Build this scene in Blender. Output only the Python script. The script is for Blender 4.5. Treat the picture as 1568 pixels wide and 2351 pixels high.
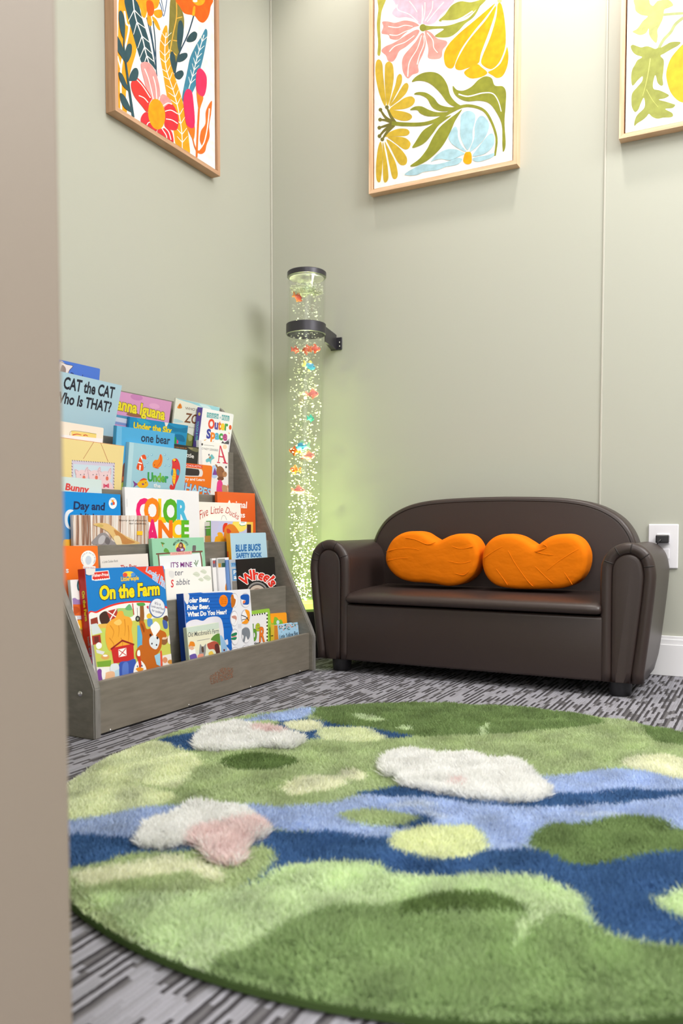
import bpy, bmesh, math, random
import numpy as np
from mathutils import Vector, Matrix
for o in list(bpy.data.objects): bpy.data.objects.remove(o)
random.seed(7); RNG = np.random.default_rng(7)
scn = bpy.context.scene
COL = scn.collection
R_ = math.radians

# ------------------------------------------------------------------ camera
IW, IH = 1568, 2351
FPX, PX, PY = 1900.0, 784.0, 1300.0          # focal length and principal point (px): a shift lens held low
YAW, PITCH = R_(27.5), R_(2.86)
CAM = Vector((1.478, -2.342, 0.40))
CF = Vector((-math.sin(YAW)*math.cos(PITCH), math.cos(YAW)*math.cos(PITCH), -math.sin(PITCH)))
CR = Vector((math.cos(YAW), math.sin(YAW), 0)); CU = CR.cross(CF)
cd = bpy.data.cameras.new('camera'); cam = bpy.data.objects.new('camera', cd); COL.objects.link(cam)
cam.matrix_world = Matrix(((CR.x, CU.x, -CF.x, CAM.x), (CR.y, CU.y, -CF.y, CAM.y), (CR.z, CU.z, -CF.z, CAM.z), (0, 0, 0, 1)))
cd.sensor_fit = 'VERTICAL'; cd.sensor_height = 36.0; cd.lens = FPX/IH*36.0
cd.shift_y = (PY-IH/2)/IH; cd.shift_x = 0
cd.clip_start = 0.02; cd.clip_end = 50
cd.dof.use_dof = True; cd.dof.focus_distance = 2.05; cd.dof.aperture_fstop = 5.4
scn.camera = cam

# ------------------------------------------------------------------ light
scn.view_settings.view_transform = 'Standard'; scn.view_settings.look = 'None'
scn.view_settings.gamma = 1.0; scn.view_settings.use_curve_mapping = False
scn.view_settings.exposure = 0.0
scn.cycles.use_denoising = True
scn.cycles.max_bounces = 8; scn.cycles.diffuse_bounces = 5; scn.cycles.glossy_bounces = 3; scn.cycles.transparent_max_bounces = 24
scn.cycles.sample_clamp_indirect = 4.0
scn.cycles.caustics_reflective = False; scn.cycles.caustics_refractive = False
W = bpy.data.worlds.new('world'); scn.world = W; W.use_nodes = True
W.node_tree.nodes['Background'].inputs[0].default_value = (1.0, 0.99, 0.98, 1)
W.node_tree.nodes['Background'].inputs[1].default_value = 1.9
def lamp(name, kind, loc, energy, color=(1, 1, 1), target=None, **kw):
    d = bpy.data.lights.new(name, kind); d.energy = energy; d.color = color
    for k, v in kw.items(): setattr(d, k, v)
    o = bpy.data.objects.new(name, d); COL.objects.link(o); o.location = loc
    if target is not None: o.rotation_euler = (Vector(target)-Vector(loc)).to_track_quat('-Z', 'Y').to_euler()
    return o
lamp('ceiling_fill_light', 'AREA', (1.35, -1.05, 2.40), 15, (1, 0.985, 0.97), (1.35, -1.05, 0), shape='RECTANGLE', size=1.2, size_y=0.9)
lamp('ceiling_fill_light', 'AREA', (2.45, -1.0, 2.40), 104, (1, 1, 0.99), (1.1, -0.95, 0.6), shape='RECTANGLE', size=1.2, size_y=1.6)  # unseen fill lamp, added to brighten the left wall and the books
lamp('hall_ceiling_light', 'AREA', (1.55, -3.1, 2.38), 34, (1, 0.99, 0.985), (1.2, -1.2, 0.3), shape='RECTANGLE', size=1.2, size_y=0.6)
lamp('wall_wash_light', 'SPOT', (0.98, -0.30, 2.40), 46, (1, 0.94, 0.88), (0.98, -0.06, 1.75), spot_size=R_(80), spot_blend=0.9, shadow_soft_size=0.06)
lamp('corner_wash_light', 'SPOT', (0.28, -0.32, 2.40), 17, (1, 0.93, 0.86), (0.28, -0.05, 1.85), spot_size=R_(75), spot_blend=0.9, shadow_soft_size=0.06)

# ------------------------------------------------------------------ helpers
def L(c):
    r = []
    for v in c[:3]:
        v = v/255.0
        r.append(v/12.92 if v <= 0.04045 else ((v+0.055)/1.055)**2.4)
    return tuple(r)
def L4(c): return L(c)+(1.0,)
def new_mat(name, color=(200, 200, 200), rough=0.5, metal=0.0, spec=0.5):
    m = bpy.data.materials.new(name); m.use_nodes = True
    b = m.node_tree.nodes['Principled BSDF']
    b.inputs['Base Color'].default_value = L4(color); b.inputs['Roughness'].default_value = rough
    b.inputs['Metallic'].default_value = metal; b.inputs['Specular IOR Level'].default_value = spec
    return m
def N(m, t, **kw):
    n = m.node_tree.nodes.new(t)
    for k, v in kw.items():
        if k in n.inputs: n.inputs[k].default_value = v
        else: setattr(n, k, v)
    return n
def LK(m, a, b): m.node_tree.links.new(a, b)
def bsdf(m): return m.node_tree.nodes['Principled BSDF']
def coords(m, scale=(1, 1, 1), rot=(0, 0, 0)):
    tc = N(m, 'ShaderNodeTexCoord'); mp = N(m, 'ShaderNodeMapping')
    mp.inputs['Scale'].default_value = scale; mp.inputs['Rotation'].default_value = rot
    LK(m, tc.outputs['Object'], mp.inputs['Vector']); return mp.outputs['Vector']
def noise_bump(m, vec, scale, strength, dist=0.001, detail=3.0):
    t = N(m, 'ShaderNodeTexNoise'); t.inputs['Scale'].default_value = scale; t.inputs['Detail'].default_value = detail
    LK(m, vec, t.inputs['Vector'])
    b = N(m, 'ShaderNodeBump'); b.inputs['Strength'].default_value = strength; b.inputs['Distance'].default_value = dist
    LK(m, t.outputs['Fac'], b.inputs['Height']); LK(m, b.outputs['Normal'], bsdf(m).inputs['Normal'])
    return t
def noise_color(m, vec, scale, c0, c1, lo=0.35, hi=0.65, detail=4.0, target='Base Color'):
    t = N(m, 'ShaderNodeTexNoise'); t.inputs['Scale'].default_value = scale; t.inputs['Detail'].default_value = detail
    LK(m, vec, t.inputs['Vector'])
    r = N(m, 'ShaderNodeValToRGB'); r.color_ramp.elements[0].position = lo; r.color_ramp.elements[1].position = hi
    r.color_ramp.elements[0].color = L4(c0); r.color_ramp.elements[1].color = L4(c1)
    LK(m, t.outputs['Fac'], r.inputs['Fac']); LK(m, r.outputs['Color'], bsdf(m).inputs[target])
    return r

def link(name, me, mat=None, parent=None, smooth=False):
    if mat is not None:
        for mm in (mat if isinstance(mat, (list, tuple)) else [mat]): me.materials.append(mm)
    if smooth: me.shade_smooth()
    o = bpy.data.objects.new(name, me); COL.objects.link(o)
    if parent is not None: o.parent = parent
    return o
def mesh_of(verts, faces, off=(0, 0, 0)):
    me = bpy.data.meshes.new('m'); off = Vector(off)
    me.from_pydata([tuple(Vector(v)-off) for v in verts], [], faces); me.update(); return me
def thing(name, label, cat, loc=(0, 0, 0), group=None):
    o = bpy.data.objects.new(name, None); COL.objects.link(o); o.location = loc; o.empty_display_size = 0.05
    o['label'] = label; o['category'] = cat
    if group: o['group'] = group
    return o
def tag(o, label, cat, group=None):
    o['label'] = label; o['category'] = cat
    if group: o['group'] = group
    return o
def struct(o): o['kind'] = 'structure'; return o

def box_bm(bm, x0, x1, y0, y1, z0, z1):
    v = [bm.verts.new((x, y, z)) for z in (z0, z1) for y in (y0, y1) for x in (x0, x1)]
    for f in ((0, 2, 3, 1), (4, 5, 7, 6), (0, 1, 5, 4), (2, 6, 7, 3), (0, 4, 6, 2), (1, 3, 7, 5)):
        bm.faces.new([v[i] for i in f])
def bm_obj(name, bm, mat, parent=None, loc=None, bevel=0, seg=2, smooth=False):
    if bevel: bmesh.ops.bevel(bm, geom=bm.edges[:], offset=bevel, segments=seg, affect='EDGES', profile=0.5)
    bmesh.ops.recalc_face_normals(bm, faces=bm.faces[:])
    if parent is not None and loc is None: loc = world_loc(parent)
    if loc is not None: bmesh.ops.translate(bm, vec=-Vector(loc), verts=bm.verts[:])
    me = bpy.data.meshes.new(name); bm.to_mesh(me); bm.free()
    o = link(name, me, mat, parent, smooth)
    if parent is None and loc is not None: o.location = loc
    return o
def world_loc(o):
    p = Vector((0, 0, 0))
    while o is not None: p = p+Vector(o.location); o = o.parent
    return p
def box(name, x0, x1, y0, y1, z0, z1, mat, parent=None, bevel=0, seg=2, loc=None, smooth=False):
    bm = bmesh.new(); box_bm(bm, x0, x1, y0, y1, z0, z1)
    return bm_obj(name, bm, mat, parent, loc, bevel, seg, smooth)
def smooth_closed(pts, n=6):
    pts = [tuple(p) for p in pts]; k = len(pts); out = []
    for i in range(k):
        p0, p1, p2, p3 = pts[i-1], pts[i], pts[(i+1) % k], pts[(i+2) % k]
        for j in range(n):
            t = j/n
            out.append(tuple(0.5*((2*b)+(-a+c)*t+(2*a-5*b+4*c-d)*t*t+(-a+3*b-3*c+d)*t**3) for a, b, c, d in zip(p0, p1, p2, p3)))
    return out
def smooth_open(pts, n=6):
    pts = [tuple(p) for p in pts]
    if len(pts) < 3: return pts
    q = [pts[0]]+pts+[pts[-1]]; out = []
    for i in range(1, len(q)-2):
        for j in range(n):
            t = j/n
            out.append(tuple(0.5*((2*b)+(-a+c)*t+(2*a-5*b+4*c-d)*t*t+(-a+3*b-3*c+d)*t**3) for a, b, c, d in zip(q[i-1], q[i], q[i+1], q[i+2])))
    out.append(pts[-1]); return out
def area2(p): return 0.5*sum(p[i][0]*p[(i+1) % len(p)][1]-p[(i+1) % len(p)][0]*p[i][1] for i in range(len(p)))
def inset2(p, d):
    k = len(p); out = []
    for i in range(k):
        a, b, c = Vector(p[i-1]), Vector(p[i]), Vector(p[(i+1) % k])
        e1 = (b-a); e2 = (c-b)
        if e1.length < 1e-9: e1 = e2
        if e2.length < 1e-9: e2 = e1
        e1 = e1.normalized(); e2 = e2.normalized()
        n = Vector((-e1.y-e2.y, e1.x+e2.x))
        if n.length < 1e-6: n = Vector((-e1.y, e1.x))
        n.normalize(); s = max(0.5, n.dot(Vector((-e1.y, e1.x))))
        out.append(tuple(b+n*(d/s)))
    return out
def prism(name, outline, place, d0, d1, r, mat, parent=None, seg=4, bulge=0.0, loc=None, smooth=True, back_r=None, mid=0):
    """outline (2D, any direction) swept along depth d0 (front) .. d1 (back) with rounded front and back rims."""
    if area2(outline) < 0: outline = outline[::-1]
    back_r = r if back_r is None else back_r
    sg = 1 if d1 > d0 else -1; rings = []
    if bulge:
        rings.append((r+bulge*6, d0-sg*bulge)); rings.append((r+bulge*2.5, d0-sg*bulge*0.6))
    for i in range(seg+1):
        a = i/seg*math.pi/2; rings.append((r*(1-math.sin(a)), d0+sg*r*(1-math.cos(a))))
    for i in range(1, mid): rings.append((0.0, d0+sg*r+(d1-sg*back_r-d0-sg*r)*i/mid))
    for i in range(seg+1):
        a = i/seg*math.pi/2; rings.append((back_r*(1-math.cos(a)), d1-sg*back_r*(1-math.sin(a))))
    verts = []; faces = []; k = len(outline)
    for ins, d in rings:
        for q in inset2(outline, ins): verts.append(place(q[0], q[1], d))
    for i in range(len(rings)-1):
        for j in range(k):
            a = i*k+j; b = i*k+(j+1) % k; faces.append((a, b, b+k, a+k))
    faces.append(tuple(range(k))[::-1]); faces.append(tuple((len(rings)-1)*k+j for j in range(k)))
    if loc is None: loc = world_loc(parent) if parent is not None else (0, 0, 0)
    me = mesh_of(verts, faces, loc)
    bm = bmesh.new(); bm.from_mesh(me); bmesh.ops.recalc_face_normals(bm, faces=bm.faces[:]); bm.to_mesh(me); bm.free()
    o = link(name, me, mat, parent, smooth)
    if parent is None: o.location = loc
    return o
def tube_mesh(pts, rad, nseg=10, closed=False, caps=True):
    pts = [Vector(p) for p in pts]; k = len(pts); verts = []; faces = []
    up = Vector((0.013, 0.02, 1)).normalized(); prev = None
    for i, p in enumerate(pts):
        a = pts[i-1] if (i > 0 or closed) else p; b = pts[(i+1) % k] if (i < k-1 or closed) else p
        t = (b-a).normalized()
        if prev is None: s = t.cross(up); s = s if s.length > 0.1 else t.cross(Vector((1, 0, 0)))
        else: s = prev-t*prev.dot(t)
        s.normalize(); prev = s; w = t.cross(s)
        rr = rad[i] if isinstance(rad, (list, tuple)) else rad
        for j in range(nseg):
            an = 2*math.pi*j/nseg; verts.append(p+(s*math.cos(an)+w*math.sin(an))*rr)
    for i in range(k if closed else k-1):
        for j in range(nseg):
            a = i*nseg+j; b = i*nseg+(j+1) % nseg; i2 = (i+1) % k; c = i2*nseg+(j+1) % nseg; d = i2*nseg+j
            faces.append((a, b, c, d))
    if caps and not closed: faces.append(tuple(range(nseg))[::-1]); faces.append(tuple((k-1)*nseg+j for j in range(nseg)))
    return verts, faces
def tube(name, pts, rad, mat, parent=None, nseg=10, closed=False):
    v, f = tube_mesh(pts, rad, nseg, closed)
    return link(name, mesh_of(v, f, world_loc(parent) if parent is not None else (0, 0, 0)), mat, parent, True)
def lathe(name, prof, axis, mat, parent=None, n=48, smooth=True):
    """prof: (radius, height) list; axis(h) gives the centre at that height."""
    verts = []; faces = []; k = len(prof)
    for r, h in prof:
        c = axis(h)
        for j in range(n):
            a = 2*math.pi*j/n; verts.append((c[0]+r*math.cos(a), c[1]+r*math.sin(a), h))
    for i in range(k-1):
        for j in range(n): faces.append((i*n+j, i*n+(j+1) % n, (i+1)*n+(j+1) % n, (i+1)*n+j))
    faces.append(tuple(range(n))[::-1]); faces.append(tuple((k-1)*n+j for j in range(n)))
    o = link(name, mesh_of(verts, faces, world_loc(parent) if parent is not None else (0, 0, 0)), mat, parent, False)
    if smooth:
        o.data.shade_smooth(); o.data.set_sharp_from_angle(angle=R_(40))
    return o

# ---- printed surfaces: flat shapes lying on a real plane of the place
def ray(x, y): return CF+CR*((x-PX)/FPX)-CU*((y-PY)/FPX)
class Plane:
    def __init__(s, o, u, v):
        s.o = Vector(o); s.u = Vector(u).normalized(); s.v = Vector(v).normalized(); s.n = s.u.cross(s.v)
        if s.n.dot(CAM-s.o) < 0: s.n = -s.n
    def hit(s, x, y):
        d = ray(x, y); t = (s.o-CAM).dot(s.n)/d.dot(s.n); p = CAM+d*t-s.o
        return (p.dot(s.u), p.dot(s.v))
    def pt(s, a, b, h=0.0): return s.o+s.u*a+s.v*b+s.n*h
def clip_poly(poly, x0, x1, y0, y1):
    for ax, lim, sg in ((0, x0, 1), (0, x1, -1), (1, y0, 1), (1, y1, -1)):
        out = []; k = len(poly)
        for i in range(k):
            a, b = poly[i], poly[(i+1) % k]; ia = sg*(a[ax]-lim) >= 0; ib = sg*(b[ax]-lim) >= 0
            if ia: out.append(a)
            if ia != ib:
                t = (lim-a[ax])/(b[ax]-a[ax]); out.append((a[0]+(b[0]-a[0])*t, a[1]+(b[1]-a[1])*t))
        poly = out
        if len(poly) < 3: return []
    return poly
_glyph = {}
def glyphs(text, bold=0.0):
    key = (text, bold)
    if key in _glyph: return _glyph[key]
    cu = bpy.data.curves.new('t', 'FONT'); cu.body = text; cu.size = 1.0; cu.offset = bold; cu.resolution_u = 3; cu.dimensions = '2D'; cu.fill_mode = 'FRONT'
    ob = bpy.data.objects.new('t', cu); COL.objects.link(ob); bpy.context.view_layer.update()
    me = ob.evaluated_get(bpy.context.evaluated_depsgraph_get()).to_mesh()
    vs = [(v.co.x, v.co.y) for v in me.vertices]; fs = [tuple(p.vertices) for p in me.polygons]
    bpy.data.objects.remove(ob); bpy.data.curves.remove(cu)
    _glyph[key] = (vs, fs); return vs, fs
CAPH = 0.73
class Painter:
    """collects coloured flat shapes in plane coordinates, stacked a few hundredths of a millimetre apart."""
    def __init__(s, plane, Z=(0, 0, 1.0), rect=None, step=1.3e-5):
        s.p = plane; s.Z = Z; s.rect = rect; s.step = step; s.h = step; s.polys = []     # (pts2d, h, colour)
    def m(s, q): return s.p.hit(s.Z[0]+q[0]/s.Z[2], s.Z[1]+q[1]/s.Z[2])
    def add(s, pts, c):
        if s.rect:
            pts = s.rect(pts)
        if len(pts) >= 3: s.polys.append((pts, s.h, c))
    def poly(s, c, pts): s.add([s.m(q) for q in pts], c); s.h += s.step
    def sm(s, c, pts, n=5): s.poly(c, smooth_closed(pts, n))
    def ell(s, c, cx, cy, rx, ry, rot=0, n=20):
        ca, sa = math.cos(R_(rot)), math.sin(R_(rot))
        s.poly(c, [(cx+rx*math.cos(a)*ca-ry*math.sin(a)*sa, cy+rx*math.cos(a)*sa+ry*math.sin(a)*ca) for a in [2*math.pi*i/n for i in range(n)]])
    def line(s, c, pts, w, w1=None):
        pts = smooth_open(pts, 5); w1 = w if w1 is None else w1; k = len(pts)
        Lf = []; Rt = []
        for i in range(k):
            a = Vector(pts[max(0, i-1)]); b = Vector(pts[min(k-1, i+1)]); t = (b-a)
            t = t.normalized() if t.length > 1e-9 else Vector((1, 0)); nn = Vector((-t.y, t.x)); ww = 0.5*(w+(w1-w)*i/(k-1))
            Lf.append(tuple(Vector(pts[i])+nn*ww)); Rt.append(tuple(Vector(pts[i])-nn*ww))
        for i in range(k-1): s.add([s.m(q) for q in (Lf[i], Lf[i+1], Rt[i+1], Rt[i])], c)
        s.h += s.step
    def text(s, c, t, a, b, top, bold=0.02, outline=None, ow=0.05):
        if outline is not None: s._text(outline, t, a, b, top, bold+ow, bold)
        s._text(c, t, a, b, top, bold, bold)
    def _text(s, c, t, a, b, top, bold, ref):
        vs0, _ = glyphs(t, ref); vs, fs = glyphs(t, bold)
        if not vs0: return
        x0 = min(v[0] for v in vs0); x1 = max(v[0] for v in vs0); A, B, T = Vector(s.m(a)), Vector(s.m(b)), Vector(s.m(top))
        if max(v[1] for v in vs0) < 0.3: ch = CAPH
        else: ch = CAPH
        ux = (B-A)/(x1-x0); uy = (T-A)/ch
        q = [tuple(A+ux*(v[0]-x0)+uy*v[1]) for v in vs]
        for f in fs: s.add([q[i] for i in f], c)
        s.h += s.step
    def word(s, chars, a, b, top, bold=0.03, outline=None):
        t = ''.join(ch for ch, _ in chars); vs, _ = glyphs(t, bold); x0 = min(v[0] for v in vs); x1 = max(v[0] for v in vs)
        a, b, top = Vector(a), Vector(b), Vector(top); cur = ''
        for ch, c in chars:
            pre = cur; cur += ch
            if ch == ' ': continue
            g, _ = glyphs(cur, bold); e1 = max(v[0] for v in g)
            wv, _ = glyphs(ch, bold); wd = max(v[0] for v in wv)-min(v[0] for v in wv)
            p1 = a+(b-a)*((e1-x0)/(x1-x0)); p0 = a+(b-a)*((e1-wd-x0)/(x1-x0))
            s.text(c, ch, tuple(p0), tuple(p1), tuple(p0+(top-a)), bold, outline)
    def arc(s, c, t, cx, cy, r, a0, a1, hgt, bold=0.02, outline=None, wfac=1.0):
        """letters standing on a circle, from angle a0 to a1 (degrees clockwise from straight up)."""
        ws = []
        for ch in t:
            if ch == ' ': ws.append(0.3); continue
            g, _ = glyphs(ch, bold); ws.append(max(v[0] for v in g)-min(v[0] for v in g)+0.06)
        tot = sum(ws); x = 0
        for ch, w in zip(t, ws):
            am = R_(a0+(a1-a0)*(x+w/2)/tot); x += w
            if ch == ' ': continue
            px, py = cx+r*math.sin(am), cy-r*math.cos(am); hw = w*hgt/CAPH*0.46*wfac
            ex = Vector((math.cos(am), math.sin(am))); ey = Vector((math.sin(am), -math.cos(am))); p = Vector((px, py))
            s.text(c, ch, tuple(p-ex*hw), tuple(p+ex*hw), tuple(p-ex*hw+ey*hgt), bold, outline)
    def veins(s, c, main, n, ln, w, ang=45, side=(1, -1)):
        pts = smooth_open(main, 8); s.line(c, main, w)
        for i in range(1, n+1):
            k = int(i*(len(pts)-1)/(n+1)); a = Vector(pts[k]); t = (Vector(pts[min(k+1, len(pts)-1)])-a).normalized()
            for sd in side:
                an = R_(ang)*sd; d = Vector((t.x*math.cos(an)-t.y*math.sin(an), t.x*math.sin(an)+t.y*math.cos(an)))*ln
                s.line(c, [tuple(a), tuple(a+d)], w*0.9, w*0.5)
    def data(s, base_verts=(), base_faces=(), base_cols=()):
        V = [Vector(v) for v in base_verts]; F = list(base_faces); Cc = list(base_cols)
        for pts, h, c in s.polys:
            i0 = len(V)
            ar = area2(pts)
            if abs(ar) < 1e-12: continue
            V += [s.p.pt(a, b, h) for a, b in pts]; F.append(tuple(range(i0, len(V)))); Cc.append(c)
        return V, F, Cc
def coloured_mesh(V, F, Cc, off=(0, 0, 0)):
    me = mesh_of(V, F, off)
    at = me.color_attributes.new('Col', 'FLOAT_COLOR', 'CORNER')
    buf = np.ones((len(me.loops), 4), np.float32); k = 0
    for f, c in zip(F, Cc):
        buf[k:k+len(f), :3] = L(c); k += len(f)
    at.data.foreach_set('color', buf.ravel()); return me

# ------------------------------------------------------------------ materials
def wall_material(name, c):
    m = new_mat(name, c, 0.55, spec=0.35); noise_bump(m, coords(m), 260, 0.06, 0.0006); return m
M_WALL = wall_material('sage_grey_wall_paint', (182, 182, 170))
M_TRIMW = new_mat('white_trim_paint', (238, 236, 238), 0.4)
M_CEIL = new_mat('white_ceiling_paint', (240, 238, 234), 0.8)
M_JAMB = new_mat('taupe_jamb_paint', (144, 131, 118), 0.5); noise_bump(M_JAMB, coords(M_JAMB), 90, 0.05, 0.0005)
M_PRINT = new_mat('printed_paper', (255, 255, 255), 0.38, spec=0.4)
_a = N(M_PRINT, 'ShaderNodeAttribute'); _a.attribute_name = 'Col'; LK(M_PRINT, _a.outputs['Color'], bsdf(M_PRINT).inputs['Base Color'])
M_CANVAS = new_mat('painted_canvas', (255, 255, 255), 0.6, spec=0.25)
_a = N(M_CANVAS, 'ShaderNodeAttribute'); _a.attribute_name = 'Col'
_v = coords(M_CANVAS, (1, 1, 1)); _n = N(M_CANVAS, 'ShaderNodeTexNoise'); _n.inputs['Scale'].default_value = 55; _n.inputs['Detail'].default_value = 5; LK(M_CANVAS, _v, _n.inputs['Vector'])
_h = N(M_CANVAS, 'ShaderNodeHueSaturation'); _mr = N(M_CANVAS, 'ShaderNodeMapRange'); _mr.inputs['To Min'].default_value = 0.86; _mr.inputs['To Max'].default_value = 1.12; _mr.inputs['From Min'].default_value = 0.3; _mr.inputs['From Max'].default_value = 0.7
LK(M_CANVAS, _n.outputs['Fac'], _mr.inputs['Value']); LK(M_CANVAS, _mr.outputs['Result'], _h.inputs['Value']); LK(M_CANVAS, _a.outputs['Color'], _h.inputs['Color']); LK(M_CANVAS, _h.outputs['Color'], bsdf(M_CANVAS).inputs['Base Color'])
M_PAGES = new_mat('book_pages', (240, 236, 226), 0.8, spec=0.2)
def wood(name, c0, c1, scale, rough=0.5):
    m = new_mat(name, c0, rough, spec=0.4); v = coords(m, scale)
    noise_color(m, v, 5.0, c0, c1, 0.3, 0.7, 6.0); noise_bump(m, v, 9.0, 0.12, 0.0008); return m
M_OAK_V = wood('light_oak_upright', (214, 172, 136), (236, 200, 166), (30, 30, 1.5))
M_OAK_H = wood('light_oak_rail', (214, 172, 136), (236, 200, 166), (2.0, 2.0, 30))
M_OAK2_V = wood('shaded_oak_upright', (186, 142, 110), (206, 164, 132), (30, 30, 1.5))  # left frame's weaker light put into a darker copy of the oak
M_OAK2_H = wood('shaded_oak_rail', (186, 142, 110), (206, 164, 132), (2.0, 2.0, 30))
M_GREYWOOD = wood('grey_stained_birch', (112, 107, 97), (130, 124, 114), (9, 3, 22), 0.42)
M_GREYEDGE = wood('grey_stained_plywood_edge', (118, 114, 110), (138, 134, 130), (20, 20, 4), 0.4)
M_LEATHER = new_mat('dark_brown_leatherette', (55, 43, 40), 0.40, spec=0.45)
noise_bump(M_LEATHER, coords(M_LEATHER), 420, 0.16, 0.0006, 4)
M_SEAM = new_mat('dark_seam', (34, 25, 23), 0.6)
M_BLACKP = new_mat('black_plastic', (38, 37, 40), 0.35)
M_DARKMET = new_mat('charcoal_metal', (70, 68, 74), 0.38, metal=0.6)
M_STEEL = new_mat('bright_steel', (215, 212, 210), 0.25, metal=1.0)
M_WHITEP = new_mat('white_plastic', (236, 233, 238), 0.35)
M_ORANGE = new_mat('orange_stretch_cloth', (230, 118, 2), 0.85, spec=0.15)

# ------------------------------------------------------------------ carpet
M_CARPET = new_mat('grey_dash_carpet', (150, 146, 150), 0.95, spec=0.1)
def _carpet(m):
    tc = N(m, 'ShaderNodeTexCoord'); nz = N(m, 'ShaderNodeTexNoise'); nz.inputs['Scale'].default_value = 60; nz.inputs['Detail'].default_value = 3
    LK(m, tc.outputs['Object'], nz.inputs['Vector'])
    sx = N(m, 'ShaderNodeSeparateXYZ'); LK(m, tc.outputs['Object'], sx.inputs[0])
    def M(op, a, b=None):
        n = N(m, 'ShaderNodeMath', operation=op)
        for i, q in enumerate((a, b)):
            if q is None: continue
            if isinstance(q, (int, float)): n.inputs[i].default_value = q
            else: LK(m, q, n.inputs[i])
        return n.outputs[0]
    jit = M('MULTIPLY', M('SUBTRACT', nz.outputs['Fac'], 0.5), 0.0035)
    xs = M('DIVIDE', M('ADD', sx.outputs['X'], jit), 0.0054); col = M('FLOOR', xs)
    w1 = N(m, 'ShaderNodeTexWhiteNoise', noise_dimensions='1D'); LK(m, col, w1.inputs['W'])
    ys = M('ADD', M('DIVIDE', M('ADD', sx.outputs['Y'], jit), 0.038), M('MULTIPLY', w1.outputs['Value'], 17.0))
    cell = M('FLOOR', ys); cb = N(m, 'ShaderNodeCombineXYZ'); LK(m, col, cb.inputs[0]); LK(m, cell, cb.inputs[1])
    w2 = N(m, 'ShaderNodeTexWhiteNoise', noise_dimensions='2D'); LK(m, cb.outputs[0], w2.inputs['Vector'])
    def ramp(stops):
        rp = N(m, 'ShaderNodeValToRGB'); rp.color_ramp.interpolation = 'CONSTANT'; e = rp.color_ramp.elements
        e[0].position = 0; e[0].color = L4(stops[0][1]); e[1].position = stops[1][0]; e[1].color = L4(stops[1][1])
        for p, c in stops[2:]: e.new(p).color = L4(c)
        LK(m, w2.outputs['Value'], rp.inputs['Fac']); return rp.outputs['Color']
    lt, lt2, md, dk = (150, 148, 156), (141, 139, 146), (102, 99, 102), (66, 63, 66)
    even = ramp([(0, lt), (0.45, lt2), (0.80, md)]); odd = ramp([(0, dk), (0.48, (76, 73, 76)), (0.62, lt2), (0.85, lt)])
    mixn = N(m, 'ShaderNodeMix', data_type='RGBA'); LK(m, M('FLOORED_MODULO', col, 2.0), mixn.inputs[0]); LK(m, even, mixn.inputs[6]); LK(m, odd, mixn.inputs[7])
    n2 = N(m, 'ShaderNodeTexNoise'); n2.inputs['Scale'].default_value = 700; LK(m, tc.outputs['Object'], n2.inputs['Vector'])
    hs = N(m, 'ShaderNodeHueSaturation'); LK(m, M('ADD', M('MULTIPLY', n2.outputs['Fac'], 0.5), 0.75), hs.inputs['Value']); LK(m, mixn.outputs[2], hs.inputs['Color'])
    LK(m, hs.outputs['Color'], bsdf(m).inputs['Base Color'])
    fr = M('ABSOLUTE', M('SUBTRACT', M('FRACT', xs), 0.5)); bp = N(m, 'ShaderNodeBump'); bp.inputs['Strength'].default_value = 0.5; bp.inputs['Distance'].default_value = 0.002
    LK(m, M('SUBTRACT', M('MULTIPLY', n2.outputs['Fac'], 0.5), fr), bp.inputs['Height']); LK(m, bp.outputs['Normal'], bsdf(m).inputs['Normal'])
_carpet(M_CARPET)

# ------------------------------------------------------------------ room
H = 2.44
struct(box('floor', -0.12, 3.2, -4.6, 0.12, -0.1, 0.0, M_CARPET))
struct(box('wall_left', -0.12, 0.0, -2.06, 0.12, 0.0, H, M_WALL))
struct(box('wall_back', 0.0, 3.2, 0.0, 0.12, 0.0, H, M_WALL))
struct(box('wall_right', 3.2, 3.32, -2.06, 0.12, 0.0, H, M_WALL))
struct(box('ceiling', -0.12, 3.32, -4.6, 0.12, H, H+0.1, M_CEIL))
struct(box('wall_front', 0.0, 1.035, -2.06, -1.94, 0.0, H, M_WALL))
struct(box('wall_front', 2.05, 3.2, -2.06, -1.94, 0.0, H, M_WALL))
struct(box('wall_front', 1.035, 2.05, -2.06, -1.94, 2.10, H, M_WALL))
# doorway the camera looks through: its jamb is the blurred upright on the left
dj = struct(box('door_1', 1.035, 1.06, -2.075, -1.937, 0.0, 2.10, M_JAMB, bevel=0.003))
bm = bmesh.new(); box_bm(bm, 0.0, 3.2, -0.012, 0.0, 0.0, 0.084); box_bm(bm, 0.0, 3.2, -0.009, 0.0, 0.084, 0.098); box_bm(bm, 0.0, 3.2, -0.006, 0.0, 0.098, 0.106)
struct(bm_obj('baseboard_back', bm, M_TRIMW, bevel=0.0015))
bm = bmesh.new(); box_bm(bm, 0.0, 0.012, -1.93, -0.013, 0.0, 0.084); box_bm(bm, 0.0, 0.009, -1.93, -0.013, 0.084, 0.106)
struct(bm_obj('baseboard_left', bm, M_TRIMW, bevel=0.0015))
M_SEAMW = wall_material('wall_batten_paint', (192, 189, 178))
struct(box('trim_1', 1.0545, 1.0595, -0.0035, 0.0, 0.107, H, M_SEAMW, bevel=0.001))
struct(box('trim_2', 0.0, 0.006, -0.006, 0.0, 0.107, H, M_SEAMW, bevel=0.002))

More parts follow.
